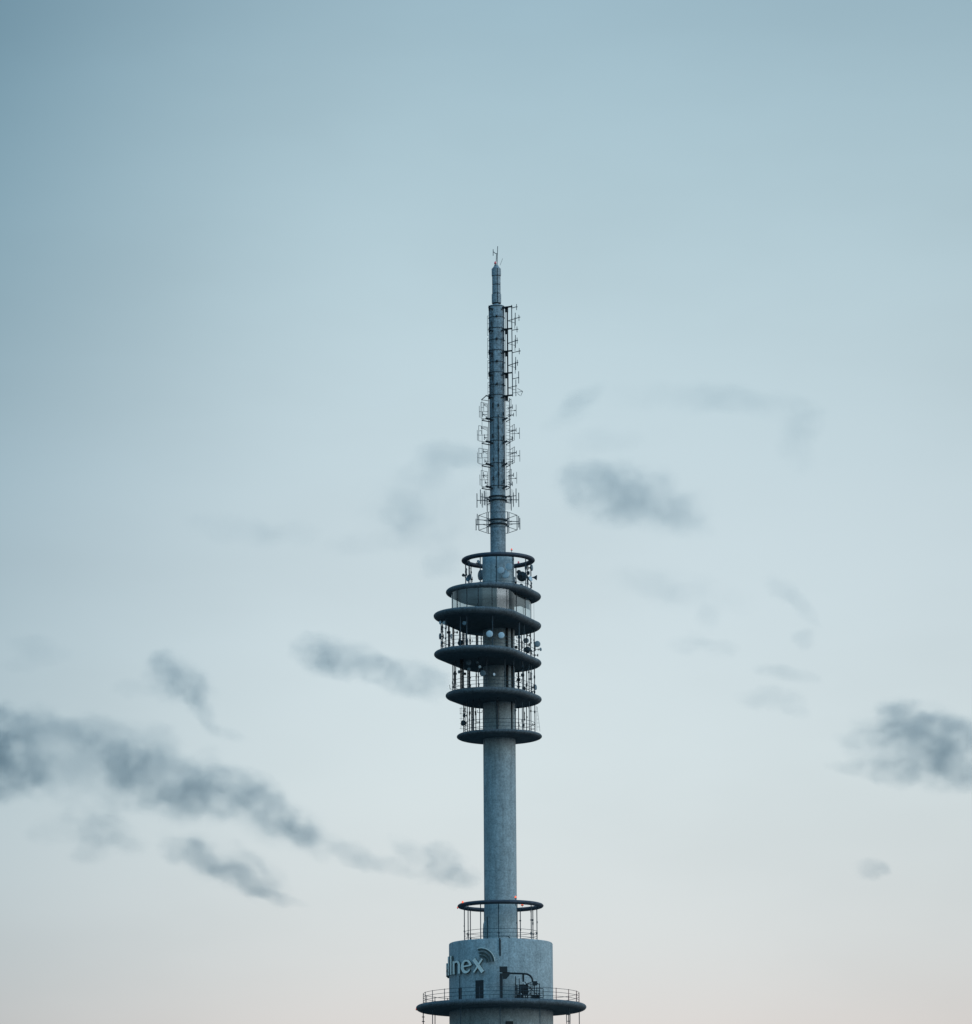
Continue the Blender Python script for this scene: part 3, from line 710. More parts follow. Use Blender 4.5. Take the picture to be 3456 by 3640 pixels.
for zone, px, side, y0, lab in (('45', 1705.6, 'B', 2533, 'small forked aerial left of the shaft, below the fourth platform'),
                                ('34', 1845, 'B', 2404, 'forked aerial at the top of the thick right pole, below the third platform'),
                                ('34', 1845, 'B', 2425, 'forked aerial lower on the thick right pole, below the third platform'),
                                ('23', 1845, 'F', 2268, 'forked aerial at the top of the thick right pole, below the second platform'),
                                ('23', 1845, 'F', 2283, 'forked aerial midway down the thick right pole, below the second platform'),
                                ('23', 1671.7, 'B', 2282, 'small forked aerial among the left poles, below the second platform'),
                                ('23', 1580, 'F', 2232, 'small forked aerial at the far left, below the second platform')):
    yv = oy(zone, px, side, -1)
    rods('forked_aerial', lab, 'aerial', [[(px - 8.5, y0 - 9), (px - 8.5, y0), (px + 8.5, y0), (px + 8.5, y0 - 9)]], yv, 0.022, 'forked aerials clamped to the cage poles')
rods('stepped_pole_aerial', 'stepped aerial rod hanging at the left below the wide platform', 'aerial',
     [[(1504.6, 3602), (1505, 3640)], [(1500, 3615), (1510, 3615)], [(1500, 3631), (1510, 3631)]], pol(-91, 280 * D6['s'])[1], 0.035)
rods('bracket_aerial', 'forked aerial hanging on the right below the wide platform', 'aerial',
     [[(2014, 3604), (2015, 3640)], [(2027, 3604), (2027, 3640)], [(2014, 3630), (2027, 3630)], [(2014, 3607), (2027, 3607)]], pol(59, 280 * D6['s'])[1], 0.03)

# ------------------------------------------------------------------ spire of panel antennas on top of the mast
zc0 = Z(1088); sp = thing('antenna_spire', (0, 0, zc0), 'slim ribbed spire of stacked panel antennas crowning the mast', 'antenna')
cx0 = (1766.3 - AX(1020)) * S(1020)
prm(MB().tube((cx0, 0, zc0 - 0.05), (cx0, 0, Z(942)), 0.2, 12), 'core_tube', 'black', sp)
prm(MB().lathe([(0.62, 0), (0.62, 0.06), (0.38, 0.2), (0.3, 0.25)], 20, (cx0, 0, zc0)), 'foot_flange', 'mast', sp)
for (ya, yb, rp) in ((956, 981, 16.5), (983, 1012, 15), (1014.5, 1044, 15), (1046.5, 1078, 16.8)):
    s_ = S(1020); r = rp * s_; z1, z0 = Z(ya), Z(yb)
    for kk, a0 in enumerate((14, 104, 194, 284)):       # four quarter shells with dark gaps between them
        k = 7; V = []
        for zz in (z0, z1):
            for rr_ in (r, r * 0.6):
                for i in range(k + 1):
                    t = R_(a0 + 5 + 80 * i / k); f = 1.0 - 0.0 * abs(i - k / 2)
                    V.append((cx0 + rr_ * sin(t), -rr_ * cos(t), zz))
        K = k + 1; fs = []
        for i in range(k):
            fs += [(i, i + 1, 2 * K + i + 1, 2 * K + i), (K + i, 3 * K + i, 3 * K + i + 1, K + i + 1), (i, K + i, K + i + 1, i + 1), (2 * K + i, 2 * K + i + 1, 3 * K + i + 1, 3 * K + i)]
        fs += [(0, 2 * K, 3 * K, K), (k, K + k, 3 * K + k, 2 * K + k)]
        mb = MB(); mb.add(V, fs); prm(mb, 'panel', 'fibre', sp)
    prm(MB().tube((cx0, 0, z0 - 0.05), (cx0, 0, z0), r * 0.93, 20), 'joint_plate', 'black', sp)
prm(MB().lathe([(15 * S(950), Z(956)), (12 * S(950), Z(951)), (8 * S(950), Z(946)), (7 * S(950), Z(942))], 16, (cx0, 0, 0)), 'cap', 'fibre', sp)
rods('whip_aerial', 'thin upright aerial with a side arm at the very tip of the spire', 'aerial',
     [[(1767.5, 942), (1768.5, 905), (1769.5, 875)], [(1769, 901), (1762, 901.5), (1754, 895)], [(1753.5, 886), (1753.5, 909)], [(1764, 930), (1765.5, 903)]], -0.15, 0.028)
rods('whip_aerial', 'faint short aerial leaning right at the tip of the spire', 'aerial', [[(1778, 943), (1787, 919)]], -0.1, 0.014)

# ------------------------------------------------------------------ fittings on the mast (clamp bands, brackets, ladder: parts of the tower)
sm = S(1400); MR = 27.5 * sm
for py in (1092, 1131, 1170, 1211, 1249, 1290, 1327, 1371, 1407):
    big = py in (1092, 1170, 1249, 1327, 1407)
    z = Z(py); prm(MB().lathe([(MR + 0.03, z - 0.05), (MR + 0.07, z - 0.05), (MR + 0.07, z + 0.05), (MR + 0.03, z + 0.05)], 32, cap0=False, cap1=False) if False else
        MB().path([(( MR + 0.04) * sin(2 * pi * i / 32), -(MR + 0.04) * cos(2 * pi * i / 32), z) for i in range(32)], 0.035, 6, closed=True, rv=0.035 if big else 0.02), 'clamp_band', 'steel', mast)
    if not big: prm(MB().box((0.0, -MR - 0.12, z), (0.2, 0.22, 0.2)), 'clamp_block', 'black', mast)
YA = -0.25
prm(MB().tube(P(1803.5, 1100, YA), P(1806, 1408, YA), 0.08, 8), 'feeder_pipe', 'black', tower)
prm(MB().tube(P(1796.5, 1098, -0.5), P(1798.5, 1408, -0.5), 0.028, 6), 'feeder_pipe', 'black', tower)
prm(MB().tube(P(1742.5, 1098, -0.5), P(1744, 1408, -0.5), 0.02, 6), 'feeder_pipe', 'black', tower)
prm(MB().tube(P(1819, 1084, -1.0), P(1822.5, 1409, -1.0), 0.05, 8), 'outrigger_pole', 'steel_thin', tower)
for k, py in enumerate((1092, 1170, 1249, 1327, 1407)):
    mb = MB().tube(P(1783, py + 1.5, -0.5), P(1821, py - 2.5, -1.0), 0.09, 6).box(P(1801, py + 8, -0.4), (0.36, 0.25, 0.6)).tube(P(1780, py + 7, -0.7), P(1808, py, -0.6), 0.07, 6)
    prm(mb, 'bracket', 'black', tower); mb = MB()
    mb.box(P(1741, py + 3, -0.35), (0.26, 0.3, 0.5)).tube(P(1738, py + 3, -0.4), P(1753, py + 6, -0.9), 0.08, 6)
    prm(mb, 'bracket', 'black', tower)
for k, py in enumerate((1489, 1571, 1651, 1731)):
    mb = MB().tube(P(1729, py - 3, 0.2), P(1751, py + 4, -0.8), 0.11, 6).tube(P(1713, py + 5, -0.8), P(1745, py + 11, -0.9), 0.06, 6).tube(P(1713, py + 4, -0.8), P(1729, py - 2, 0.2), 0.035, 6)
    prm(mb, 'bracket', 'black', tower)
    mb = MB().tube(P(1789, py + 4, -0.8), P(1802, py - 3, -0.2), 0.11, 6)
    mb.tube(P(1799, py + 10, -0.9), P(1815, py + 1, -0.6), 0.05, 6).tube(P(1800, py - 2, 0.2), P(1815, py + 1, -0.6), 0.03, 6)
    prm(mb, 'bracket', 'black', tower)
    z = Z(py - 1); prm(MB().path([((MR + 0.04) * sin(2 * pi * i / 32), -(MR + 0.04) * cos(2 * pi * i / 32), z) for i in range(32)], 0.035, 6, closed=True, rv=0.035), 'clamp_band', 'steel', mast)
prm(MB().tube(P(1729, 1406.5, 0.0), P(1712, 1421, -0.7), 0.05, 6).tube(P(1712, 1421, -0.7), P(1738, 1425, -0.8), 0.035, 6).tube(P(1746, 1412, -0.8), P(1728, 1406, 0), 0.07, 6), 'bracket', 'black', tower)
for xa, xb, y0, y1, r, dy in ((1713.5, 1715, 1421, 1737, 0.022, -0.8), (1736.5, 1739, 1412, 1740, 0.04, -0.5), (1811.5, 1814.5, 1415, 1735, 0.045, -0.6), (1798, 1800, 1415, 1738, 0.03, -0.7), (1741.5, 1743, 1425, 1738, 0.02, 0.5)):
    prm(MB().tube(P(xa, y0, dy), P(xb, y1, dy), r, 6), 'outrigger_pole', 'steel_thin', tower)
mb = MB()
for k in range(26):
    py = 1428 + k * 12; mb.tube(P(1799, py, -0.7), P(1812.5, py + 1, -0.6), 0.018, 5)
prm(mb, 'access_ladder', 'steel_thin', tower)
for (xa, y0, y1, r, dy) in ((1748, 1100, 1480, 0.03, -0.84), (1752.5, 1110, 1738, 0.022, -0.86), (1789, 1100, 1400, 0.035, -0.86), (1786, 1180, 1738, 0.02, -0.88), (1793, 1420, 1735, 0.03, -0.8)):
    prm(MB().tube(P(xa, y0, dy), P(xa + (y1 - y0) * 0.0062, y1, dy), r, 6), 'feeder_cable', 'black', mast)
for (xa, ya, wx, wz) in ((1747, 1150, 0.14, 0.5), (1790, 1205, 0.16, 0.4), (1748, 1262, 0.16, 0.35), (1788, 1300, 0.14, 0.6), (1750, 1345, 0.14, 0.4), (1791, 1368, 0.18, 0.3), (1753, 1440, 0.16, 0.45), (1790, 1470, 0.14, 0.35), (1751, 1548, 0.15, 0.4), (1791, 1556, 0.2, 0.5), (1754, 1632, 0.15, 0.35), (1792, 1640, 0.18, 0.45), (1753, 1700, 0.14, 0.4), (1792, 1712, 0.15, 0.4)):
    prm(MB().box(P(xa, ya, -0.82), (wx, 0.16, wz)), 'junction_box', 'black', mast)
mb = MB()
for k in range(27): mb.tube(P(1738.5 + k * 0.072, 1104 + k * 11.6, -0.5), P(1744.5 + k * 0.072, 1104.6 + k * 11.6, -0.62), 0.022, 5)
for q in (1738.5, 1744.5): mb.tube(P(q, 1098, -0.5), P(q + 1.95, 1408, -0.5), 0.02, 5)
prm(mb, 'access_ladder', 'steel_thin', tower)
x0 = 0.12; prm(MB().tube((x0, -MR - 0.06, Z(1740)), (x0, -MR - 0.06, Z(1480)), 0.045, 6), 'conduit', 'black', mast)
for py in (1447, 1525, 1605, 1690):
    prm(MB().box((x0, -MR - 0.1, Z(py)), (0.17, 0.2, 0.28)), 'clamp_block', 'black', mast)

# ------------------------------------------------------------------ dipole aerials, one thing each
ORD = ['topmost', 'second from the top', 'third from the top', 'fourth from the top', 'fifth from the top', 'sixth from the top', 'seventh from the top', 'eighth from the top']
right = [  # boom start, list of (x, ytop, ybot) uprights, boom end
    ((1820, 1095), (1838, 1090), [(1836.4, 1081, 1102)], []),
    ((1805, 1141), (1849, 1127), [(1832, 1112, 1157), (1845, 1119, 1140)], [[(1807, 1141), (1831, 1148)], [(1830.5, 1128), (1830.5, 1168)]]),
    ((1821, 1174), (1841, 1170), [(1838, 1161, 1181)], []),
    ((1806, 1220), (1841, 1209), [(1832.5, 1191, 1236), (1838.5, 1200, 1221)], [[(1807, 1221), (1831, 1228)], [(1831, 1206), (1831, 1248)]]),
    ((1822, 1254), (1849, 1247), [(1846, 1238, 1259)], []),
    ((1807, 1299), (1842, 1288), [(1833.5, 1269, 1315), (1839.5, 1279, 1300)], [[(1807, 1299), (1831, 1306)], [(1831.8, 1285, 0), (1831.8, 1328, 0)]]),
    ((1822, 1347), (1844, 1342), [(1844, 1320, 1363)], []),
    ((1806, 1379), (1836, 1371), [(1834, 1349, 1408)], [[(1807, 1379), (1833, 1386)], [(1823, 1397), (1858, 1391)], [(1840, 1381), (1858.5, 1391), (1851, 1408)], [(1840, 1398), (1848, 1406)]]),
]
for k, (a, b, ups, more) in enumerate(right):
    segs_b = [a, b]; y = -1.0; t = thing('dipole_aerial', P(a[0], a[1], y), 'dark rod aerial on the right of the upper mast, %s' % ORD[k], 'aerial', 'rod aerials along the upper mast')
    prm(MB().tube(P(a[0], a[1], y + 0.1), P(b[0], b[1], y - 0.3), 0.042, 6).box(P((b[0] if len(ups) == 1 else b[0] - 1), b[1] + 0.5, y - 0.3), (0.12, 0.1, 0.08)), 'boom', 'steel_thin', t)
    for (x, y0, y1) in ups: prm(MB().tube(P(x, y0, y - 0.2), P(x + 0.3, y1, y - 0.2), 0.046 if y1 - y0 > 30 else 0.04, 6), 'dipole_rod', 'steel_thin', t)
    for sg in more: 
        mb = MB()
        for p, q in zip(sg[:-1], sg[1:]): mb.tube(P(p[0], p[1], y - 0.1), P(q[0], q[1], y - 0.1), 0.028, 5)
        prm(mb, 'strut', 'steel_thin', t)
for k, (y0, y1) in enumerate(((1123, 1192), (1202, 1272), (1281, 1346), (1359, 1406))):
    xx = 1733 + k * 0.6; segs = [[(xx + 7, y0), (xx, y0), (xx, y1)], [(xx, y0 + (y1 - y0) * 0.4), (xx + 7, y0 + (y1 - y0) * 0.4)], [(xx, y0 + (y1 - y0) * 0.72), (xx + 7, y0 + (y1 - y0) * 0.72)], [(xx, y1), (xx + 4, y1 + 2)]]
    rods('loop_aerial', 'slim loop of thin rod left of the upper mast, %s' % ORD[k], 'aerial', segs, -0.3, 0.016, 'thin loop aerials down the left of the mast')
left = [(1710, 1430, 1486, 1704, 1443, 1484, 1463), (1702, 1513, 1567, 1697, 1529, 1566, 1546), (1702.5, 1593, 1648, 1697.5, 1608, 1646, 1627), (1711, 1672, 1728, 1706, 1687, 1725, 1705)]
for k, (xf, y0, y1, xd, d0, d1, yb) in enumerate(left):
    xr = 1735
    segs = [[(xr, y0 + 6, 0.2), (xf, y0, -0.9), (xf, y1, -0.9), (xr, y1 + 6, 0.2)], [(xf, yb + 1, -0.9), (xr, yb, 0.1)], [(xd, d0, -1.1), (xd + 0.5, d1, -1.1)], [(xd, yb, -1.1), (xf, yb, -0.9)], [(xf + 2, yb - 14, -0.9), (xf + 10, yb - 16, -0.6), (xf + 10, yb - 2, -0.6)], [(xr - 2, y0 + 8, 0.1), (xr - 2, y1 + 4, 0.1)]]
    rods('framed_aerial', 'rectangular wire framed aerial left of the lower mast, %s' % ORD[k], 'aerial', segs, 0.0, 0.02, 'wire framed aerials flanking the lower mast', pname='frame_rod')
rightl = [(1817, 1418, 1482, 1835, 1438, 1480, 1459), (1829, 1508, 1570, 1847, 1520, 1560, 1540), (1829.5, 1588, 1650, 1848, 1600, 1641, 1620), (1818.5, 1668, 1730, 1837, 1678, 1719, 1700)]
for k, (xf, y0, y1, xd, d0, d1, yb) in enumerate(rightl):
    xr = 1815 if xf > 1820 else 1806
    segs = [[(xr, y0 + 10, 0.6), (xf, y0, -0.6), (xf, y1 - 6, -0.6), (xr, y1, 0.6)], [(xr, yb + 2, 0.1), (xd, yb, -0.9)], [(xd, d0, -0.9), (xd + 0.4, d1, -0.9)], [(xr, yb - 6, 0.1), (xf, yb - 12, -0.6)], [(xr, yb + 12, 0.1), (xf - 3, yb + 18, -0.5)], [(xf - 6, y0 + 6, 0), (xf - 6, y1 - 6, 0)]]
    t = rods('framed_aerial', 'wire framed aerial right of the lower mast, %s' % ORD[k], 'aerial', segs, 0.0, 0.02, 'wire framed aerials flanking the lower mast', pname='frame_rod')
    prm(MB().box(P(xd - 4, yb, -0.9), (0.14, 0.1, 0.1)), 'clamp', 'black', t)
for (xa, xb, yy_, h_, dy) in ((1733, 1720, 1440, 14, -.5), (1732, 1716, 1474, 18, -.2), (1733, 1712, 1522, 12, .3), (1734, 1722, 1556, 20, -.6), (1734, 1718, 1606, 16, -.3), (1735, 1724, 1640, 12, .2), (1735, 1719, 1690, 20, -.5), (1735, 1725, 1716, 12, .2),
                              (1804, 1822, 1448, 16, -.5), (1804, 1826, 1476, 12, .2), (1805, 1835, 1530, 14, -.6), (1805, 1821, 1562, 18, -.2), (1806, 1836, 1610, 12, .3), (1806, 1823, 1642, 20, -.5), (1806, 1826, 1690, 14, -.3), (1806, 1822, 1722, 16, .2)):
    prm(MB().tube(P(xa, yy_, -.4), P(xb, yy_ - 2, dy), 0.035, 6).tube(P(xb, yy_ - 2 - h_ / 2, dy), P(xb, yy_ - 2 + h_ / 2, dy), 0.04, 6).tube(P(xa, yy_ + 8, -.4), P(xb, yy_ - 1, dy), 0.025, 5), 'outrigger_arm', 'steel_thin', tower)
# two wheels of aerials round the foot of the mast
def wheel(py, dz_rings, angs, Rd, hd, frame, label):
    s_ = S(py); z = Z(py); t = thing('aerial_wheel', (0, 0, z), label, 'aerial', 'wheels of aerials round the mast')
    for dz in dz_rings:
        prm(MB().path([((MR + 0.1) * sin(2 * pi * i / 32), -(MR + 0.1) * cos(2 * pi * i / 32), z + dz * s_) for i in range(32)], 0.07, 6, closed=True, rv=0.08), 'clamp_band', 'black', t)
    for k, (a, dz) in enumerate(angs):
        x, y = pol(a, Rd * s_); xi, yi = pol(a, 28 * s_); zz = z + dz * s_
        mb = MB().tube((xi, yi, zz), (x, y, zz), 0.04, 6).tube((xi, yi, zz - 0.25), pol(a, Rd * 0.72 * s_) + (zz,), 0.022, 5)
        px_, py_ = pol(a + 11, 50 * s_); mb.tube((px_, py_, zz), pol(a - 11, 50 * s_) + (zz,), 0.02, 5)
        prm(mb, 'boom', 'steel_thin', t)
        prm(MB().tube((x, y, zz - hd * s_ / 2), (x, y, zz + hd * s_ / 2), 0.044, 6), 'dipole_rod', 'steel_thin', t)
    if frame == 'hex':
        vs = [pol(30 + 60 * k, 68 * s_) for k in range(6)]
        for sgn in (-1, 1):
            mb = MB(); zz = z + sgn * 27 * s_
            for k in range(6): mb.tube(vs[k] + (zz,), vs[(k + 1) % 6] + (zz,), 0.032, 5)
            prm(mb, 'hexagon_frame', 'steel_thin', t)
        for v in vs: prm(MB().tube(v + (z - 27 * s_,), v + (z + 27 * s_,), 0.044, 6), 'frame_post', 'steel_thin', t)
    else:
        for a, _ in angs:    # wire mesh reflectors behind each dipole
            mb = MB()
            for u in range(-4, 5):
                c_ = pol(a, 56 * s_); tx, ty = cos(R_(a)), sin(R_(a)); x = c_[0] + tx * u * 3.2 * s_; y = c_[1] + ty * u * 3.2 * s_; h = 27 - abs(u) * 0.6
                mb.tube((x, y, z + (_ - h) * s_), (x, y, z + (_ + h) * s_), 0.006, 4)
            prm(mb, 'mesh_reflector', 'steel_thin', t)
    return t
wheel(1774, (-6.5, 6.5), [(-100, -2), (-55, 0), (-38, -9), (95, -2), (60, 4), (36, 0), (-150, -6), (140, -4)], 75, 52, 'mesh', 'upper of two wheels of aerials, with faint wire mesh, round the foot of the mast')
wheel(1858, (-7, 8), [(-95, -5), (-70, 6), (88, -5), (108, 8), (30, 0), (-30, 0), (150, 0), (-150, 0)], 78, 42, 'hex', 'lower of two wheels of aerials, with a six sided frame, just above the upper ring')

# ------------------------------------------------------------------ clouds: soft volumes far behind the tower
CD = 4200.0
CS = (CD + DIST) / F_PX / cos(R_(9))
def cloud(label, blobs, dens=1.0, seed=0.0, warp=34, group=None, pname='cloud'):
    """blobs: (px, py, rx, ry, turn clockwise deg, weight) in photo pixels, built at CD metres beyond the tower"""
    cx = sum(b[0] for b in blobs) / len(blobs); cy = sum(b[1] for b in blobs) / len(blobs); c = P(cx, cy, CD)
    loc = []
    for (px, py, rx, ry, tw, wt) in blobs:
        p = P(px, py, CD) - c; loc.append((p.x, 0.0, p.z, rx * 1.5 * CS, max(ry, rx * 0.6) * CS * 1.1, ry * 1.6 * CS, R_(tw), wt * 0.30))
    # hull: joined ellipsoids remeshed into one skin
    mb = MB()
    for (x, y, z, a, b, d, tw, wt) in loc:
        k = 1.06; K = 18; q = Matrix.Rotation(tw, 3, 'Y')
        prof = [(max(sin(pi * i / 10), 0.02), -cos(pi * i / 10)) for i in range(11)]
        V = []; fs = []
        for r_, h in prof:
            for i in range(K):
                t = 2 * pi * i / K; v = Vector((r_ * cos(t) * a * k, r_ * sin(t) * b * k, h * d * k)); v = q @ v; V.append(Vector((x, y, z)) + v)
        for j in range(10):
            for i in range(K):
                i2 = (i + 1) % K; fs.append((j * K + i, j * K + i2, (j + 1) * K + i2, (j + 1) * K + i))
        fs += [tuple(range(K - 1, -1, -1)), tuple(range(10 * K, 11 * K))]
        mb.add(V, fs)
    o = mb.build('cloud', M['black'])
    if len(blobs) > 1:
        md = o.modifiers.new('r', 'REMESH'); md.mode = 'VOXEL'; md.voxel_size = 4.0
        bpy.context.view_layer.update()
        me = bpy.data.meshes.new_from_object(o.evaluated_get(bpy.context.evaluated_depsgraph_get()))
        o.modifiers.clear(); o.data = me
    o.location = c
    m = bpy.data.materials.new('cloud_vapour'); m.use_nodes = True; t = m.node_tree; t.nodes.clear()
    out = t.nodes.new('ShaderNodeOutputMaterial'); tcn = t.nodes.new('ShaderNodeTexCoord')
    nz = t.nodes.new('ShaderNodeTexNoise'); nz.inputs['Scale'].default_value = 1.0 / (150 * CS); nz.inputs['Detail'].default_value = 6; nz.inputs['Roughness'].default_value = 0.56
    mp_ = t.nodes.new('ShaderNodeMapping'); mp_.inputs['Location'].default_value = (seed * 100, seed * 37, seed * 11); mp_.inputs['Scale'].default_value = (1, 0.35, 1.3)
    t.links.new(tcn.outputs['Object'], mp_.inputs[0]); t.links.new(mp_.outputs[0], nz.inputs['Vector'])
    nz2 = t.nodes.new('ShaderNodeTexNoise'); nz2.inputs['Scale'].default_value = 1.0 / (85 * CS); nz2.inputs['Detail'].default_value = 5
    t.links.new(mp_.outputs[0], nz2.inputs['Vector'])
    edge = mth(t, 'MULTIPLY', mth(t, 'SUBTRACT', nz2.outputs[0], 0.5), 1.4)
    # warp
    s1_ = t.nodes.new('ShaderNodeVectorMath'); s1_.operation = 'SUBTRACT'; t.links.new(nz.outputs['Color'], s1_.inputs[0]); s1_.inputs[1].default_value = (0.5, 0.5, 0.5)
    s2_ = t.nodes.new('ShaderNodeVectorMath'); s2_.operation = 'SCALE'; t.links.new(s1_.outputs[0], s2_.inputs[0]); s2_.inputs['Scale'].default_value = warp * 2.2 * CS
    s3_ = t.nodes.new('ShaderNodeVectorMath'); s3_.operation = 'ADD'; t.links.new(s2_.outputs[0], s3_.inputs[0]); t.links.new(tcn.outputs['Object'], s3_.inputs[1])
    tot = None
    for (x, y, z, a, b, d, tw, wt) in loc:
        mp2 = t.nodes.new('ShaderNodeMapping'); mp2.vector_type = 'TEXTURE'; mp2.inputs['Location'].default_value = (x, y, z); mp2.inputs['Rotation'].default_value = (0, tw, 0); mp2.inputs['Scale'].default_value = (a, b, d)
        t.links.new(s3_.outputs[0], mp2.inputs[0])
        ln = t.nodes.new('ShaderNodeVectorMath'); ln.operation = 'DOT_PRODUCT'; t.links.new(mp2.outputs[0], ln.inputs[0]); t.links.new(mp2.outputs[0], ln.inputs[1])
        v = mth(t, 'SUBTRACT', 1.0, ln.outputs['Value'], clamp=True)
        v = maprange(t, mth(t, 'ADD', v, mth(t, 'MULTIPLY', edge, mth(t, 'MINIMUM', mth(t, 'MULTIPLY', v, 2.5), 1.0))), 0.08, 0.95, 0.0, wt / (b * 1.1))
        tot = v if tot is None else mth(t, 'ADD', tot, v)
    br = maprange(t, nz.outputs[0], 0.34, 0.66, 0.8, 1.15)
    tot = mth(t, 'MULTIPLY', mth(t, 'MULTIPLY', tot, br), dens)
    ab = t.nodes.new('ShaderNodeVolumeAbsorption'); ab.inputs['Color'].default_value = (0.0, 0.23, 0.37, 1); t.links.new(mth(t, 'MULTIPLY', tot, 0.62), ab.inputs['Density'])
    sc = t.nodes.new('ShaderNodeVolumeScatter'); sc.inputs['Color'].default_value = (0.86, 0.86, 0.9, 1); sc.inputs['Anisotropy'].default_value = 0.2; t.links.new(mth(t, 'MULTIPLY', tot, 0.32), sc.inputs['Density'])
    ax_ = t.nodes.new('ShaderNodeAddShader'); t.links.new(ab.outputs[0], ax_.inputs[0]); t.links.new(sc.outputs[0], ax_.inputs[1])
    t.links.new(ax_.outputs[0], out.inputs['Volume'])
    try: m.cycles.volume_step_rate = 1.0
    except Exception: pass
    o.data.materials.clear(); o.data.materials.append(m)
    tag(o, label, 'cloud', 'dusk clouds')
    return o
cloud('darkest grey cloud, cut by the left edge of the view', [(230, 2690, 330, 130, 8, 0.75), (10, 2590, 110, 70, 0, 1.3), (20, 2740, 150, 100, 0, 1.7), (130, 2600, 190, 75, 8, 0.9), (330, 2620, 160, 65, 14, 0.7), (200, 2740, 180, 70, 0, 0.45), (-60, 2680, 120, 120, 0, 1.2)], seed=1)
cloud('long grey cloud bank left of the tower, sloping down to the right', [(620, 2790, 260, 100, 16, 0.8), (900, 2860, 260, 80, 30, 0.7), (430, 2710, 85, 75, 0, 1.2), (560, 2770, 150, 75, 18, 1.0), (690, 2840, 170, 60, 5, 1.2), (730, 2760, 70, 85, 0, 1.0), (860, 2800, 130, 60, 22, 1.1), (980, 2890, 150, 55, 36, 1.1), (1070, 2970, 100, 45, 40, 0.8), (520, 2640, 110, 60, 0, 0.6), (460, 2800, 150, 70, 0, 0.4)], seed=2)
cloud('small faint cloud above the long bank, trailing down right', [(640, 2430, 120, 70, 30, 0.5), (585, 2380, 60, 60, 40, 0.7), (660, 2440, 80, 50, 30, 0.9), (720, 2520, 80, 32, 55, 0.5), (800, 2610, 80, 22, 25, 0.35), (480, 2450, 70, 30, 0, 0.25)], seed=3)
cloud('slanting grey streak below the long cloud bank', [(800, 3080, 210, 60, 27, 0.5), (930, 3090, 120, 40, 35, 0.3), (660, 3025, 95, 42, 0, 0.7), (760, 3070, 120, 42, 28, 1.1), (870, 3130, 120, 36, 26, 1.0), (980, 3190, 90, 22, 18, 0.7), (960, 3120, 60, 22, 45, 0.3), (900, 3050, 70, 18, 45, 0.3)], seed=4)
cloud('faint patch of cloud under the left of the long bank', [(370, 2950, 130, 60, 20, 0.55), (320, 3020, 70, 45, 0, 0.4), (230, 2950, 120, 45, 0, 0.3), (470, 2990, 70, 28, 0, 0.35), (380, 2910, 60, 30, 0, 0.4)], seed=5)
cloud('thin streak of cloud reaching right towards the lower shaft', [(1150, 2980, 90, 30, 30, 0.35), (1250, 3035, 100, 34, 25, 0.6), (1370, 3080, 120, 28, 10, 0.5), (1480, 3040, 90, 34, 30, 0.5), (1590, 3070, 80, 50, 35, 0.8), (1640, 3120, 60, 38, 15, 0.7), (1540, 3110, 60, 30, 0, 0.4)], seed=6)
cloud('grey cloud left of the stacked platforms', [(1130, 2320, 85, 62, 10, 0.9), (1230, 2350, 130, 58, 14, 1.2), (1340, 2385, 110, 40, 12, 0.6), (1450, 2410, 120, 55, 8, 0.8), (1540, 2440, 70, 50, 0, 0.5)], seed=7)
cloud('large soft grey cloud right of the mast', [(2250, 1760, 230, 95, 14, 0.9), (2090, 1690, 100, 60, 10, 0.6), (2180, 1740, 170, 85, 8, 0.85), (2300, 1780, 170, 80, 18, 0.9), (2420, 1845, 110, 50, 20, 0.6), (2200, 1820, 170, 50, 6, 0.6)], seed=8, dens=0.62)
cloud('soft grey cloud just left of the mast', [(1500, 1800, 200, 130, 0, 0.25), (1620, 1620, 120, 52, 5, 0.6), (1530, 1680, 110, 60, -20, 0.35), (1430, 1810, 75, 70, 0, 0.5), (1500, 1900, 110, 60, 0, 0.3), (1580, 2000, 70, 50, -20, 0.35)], seed=9)
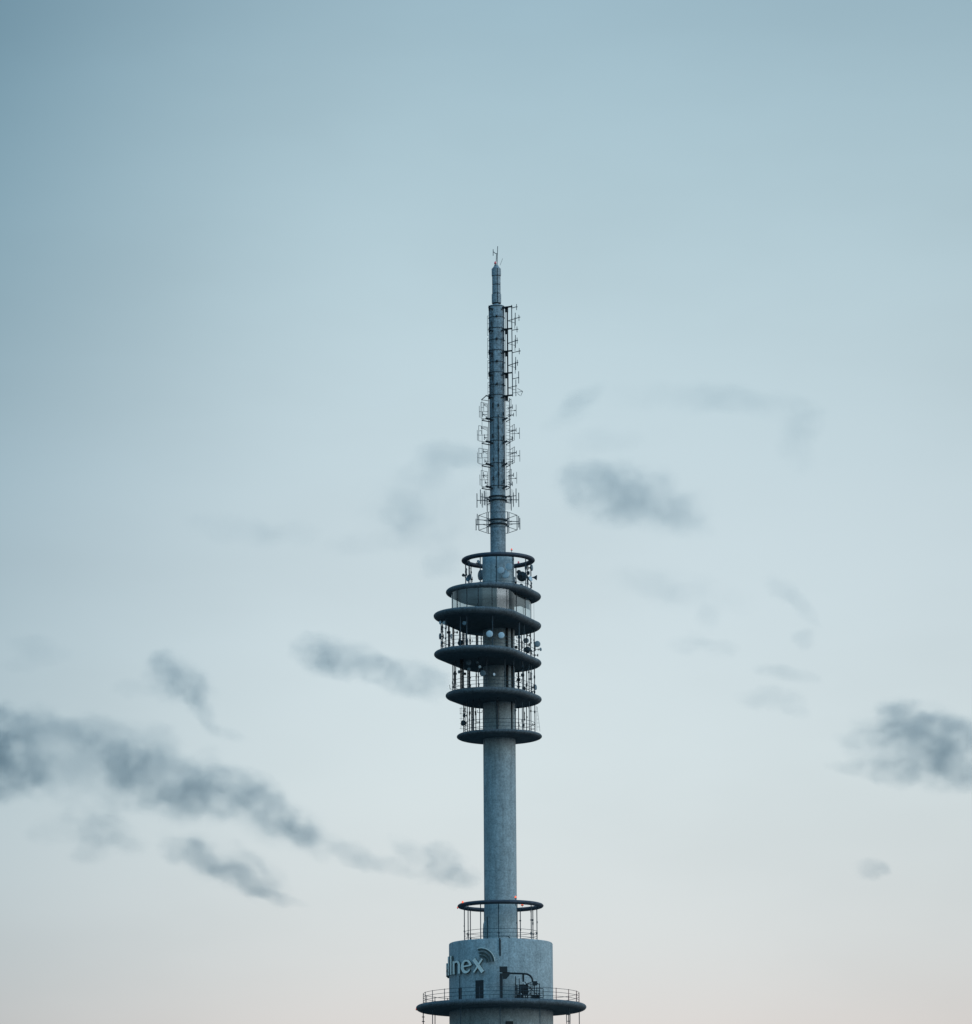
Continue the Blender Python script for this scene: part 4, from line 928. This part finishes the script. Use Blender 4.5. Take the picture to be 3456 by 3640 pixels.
cloud('dark cloud cut by the right edge of the view', [(3290, 2660, 230, 110, 8, 1.1), (3220, 2570, 100, 65, 20, 1.1), (3300, 2630, 140, 95, 15, 1.3), (3420, 2680, 120, 100, 0, 1.1), (3180, 2740, 110, 48, 10, 0.9), (3090, 2625, 110, 26, 0, 0.5), (3050, 2745, 90, 22, 14, 0.5), (3380, 2760, 110, 50, 0, 0.6)], seed=10, dens=0.85)
cloud('very faint arc of cloud high on the right', [(2450, 1410, 260, 40, 2, 0.2), (2700, 1430, 190, 45, 12, 0.3), (2560, 1420, 150, 40, 5, 0.22), (2830, 1560, 60, 110, 0, 0.24), (2860, 1500, 60, 60, 0, 0.2)], seed=11)
cloud('very faint wisp of cloud beside the upper mast, right', [(2070, 1415, 90, 36, -30, 0.28), (2010, 1480, 90, 40, -30, 0.2), (2150, 1560, 120, 40, 0, 0.15)], seed=12, dens=1.2)
cloud('faint low wisp right of the topmost platforms', [(2420, 2100, 230, 60, 12, 0.14), (2330, 2080, 120, 38, 18, 0.2), (2420, 2110, 90, 34, 10, 0.22)], seed=13)
cloud('faint curl of cloud in the middle of the right sky', [(2780, 2090, 60, 36, 40, 0.3), (2860, 2160, 80, 28, 55, 0.28), (2860, 2270, 40, 30, 0, 0.3)], seed=14)
cloud('faint double wisp of cloud left of the right edge cloud', [(2790, 2395, 110, 26, 12, 0.4), (2740, 2490, 100, 36, 5, 0.45), (2820, 2520, 60, 22, 20, 0.25)], seed=15)
cloud('faint smudge of cloud between shaft and right sky', [(2450, 2285, 70, 34, 0, 0.25), (2550, 2300, 70, 30, 10, 0.25), (2515, 2200, 36, 40, 0, 0.22)], seed=16)
cloud('tiny puff of cloud low on the right', [(3095, 3095, 58, 32, 8, 0.7), (3130, 3100, 30, 20, 0, 0.3)], seed=17)
cloud('faint small cloud high on the far left', [(150, 2310, 110, 36, 8, 0.3), (60, 2360, 70, 26, 0, 0.15)], seed=18)
cloud('very faint long wisp left of the mast', [(850, 1890, 170, 50, 10, 0.2), (1030, 1900, 120, 40, 0, 0.16), (1270, 1930, 120, 40, -10, 0.18)], seed=19)
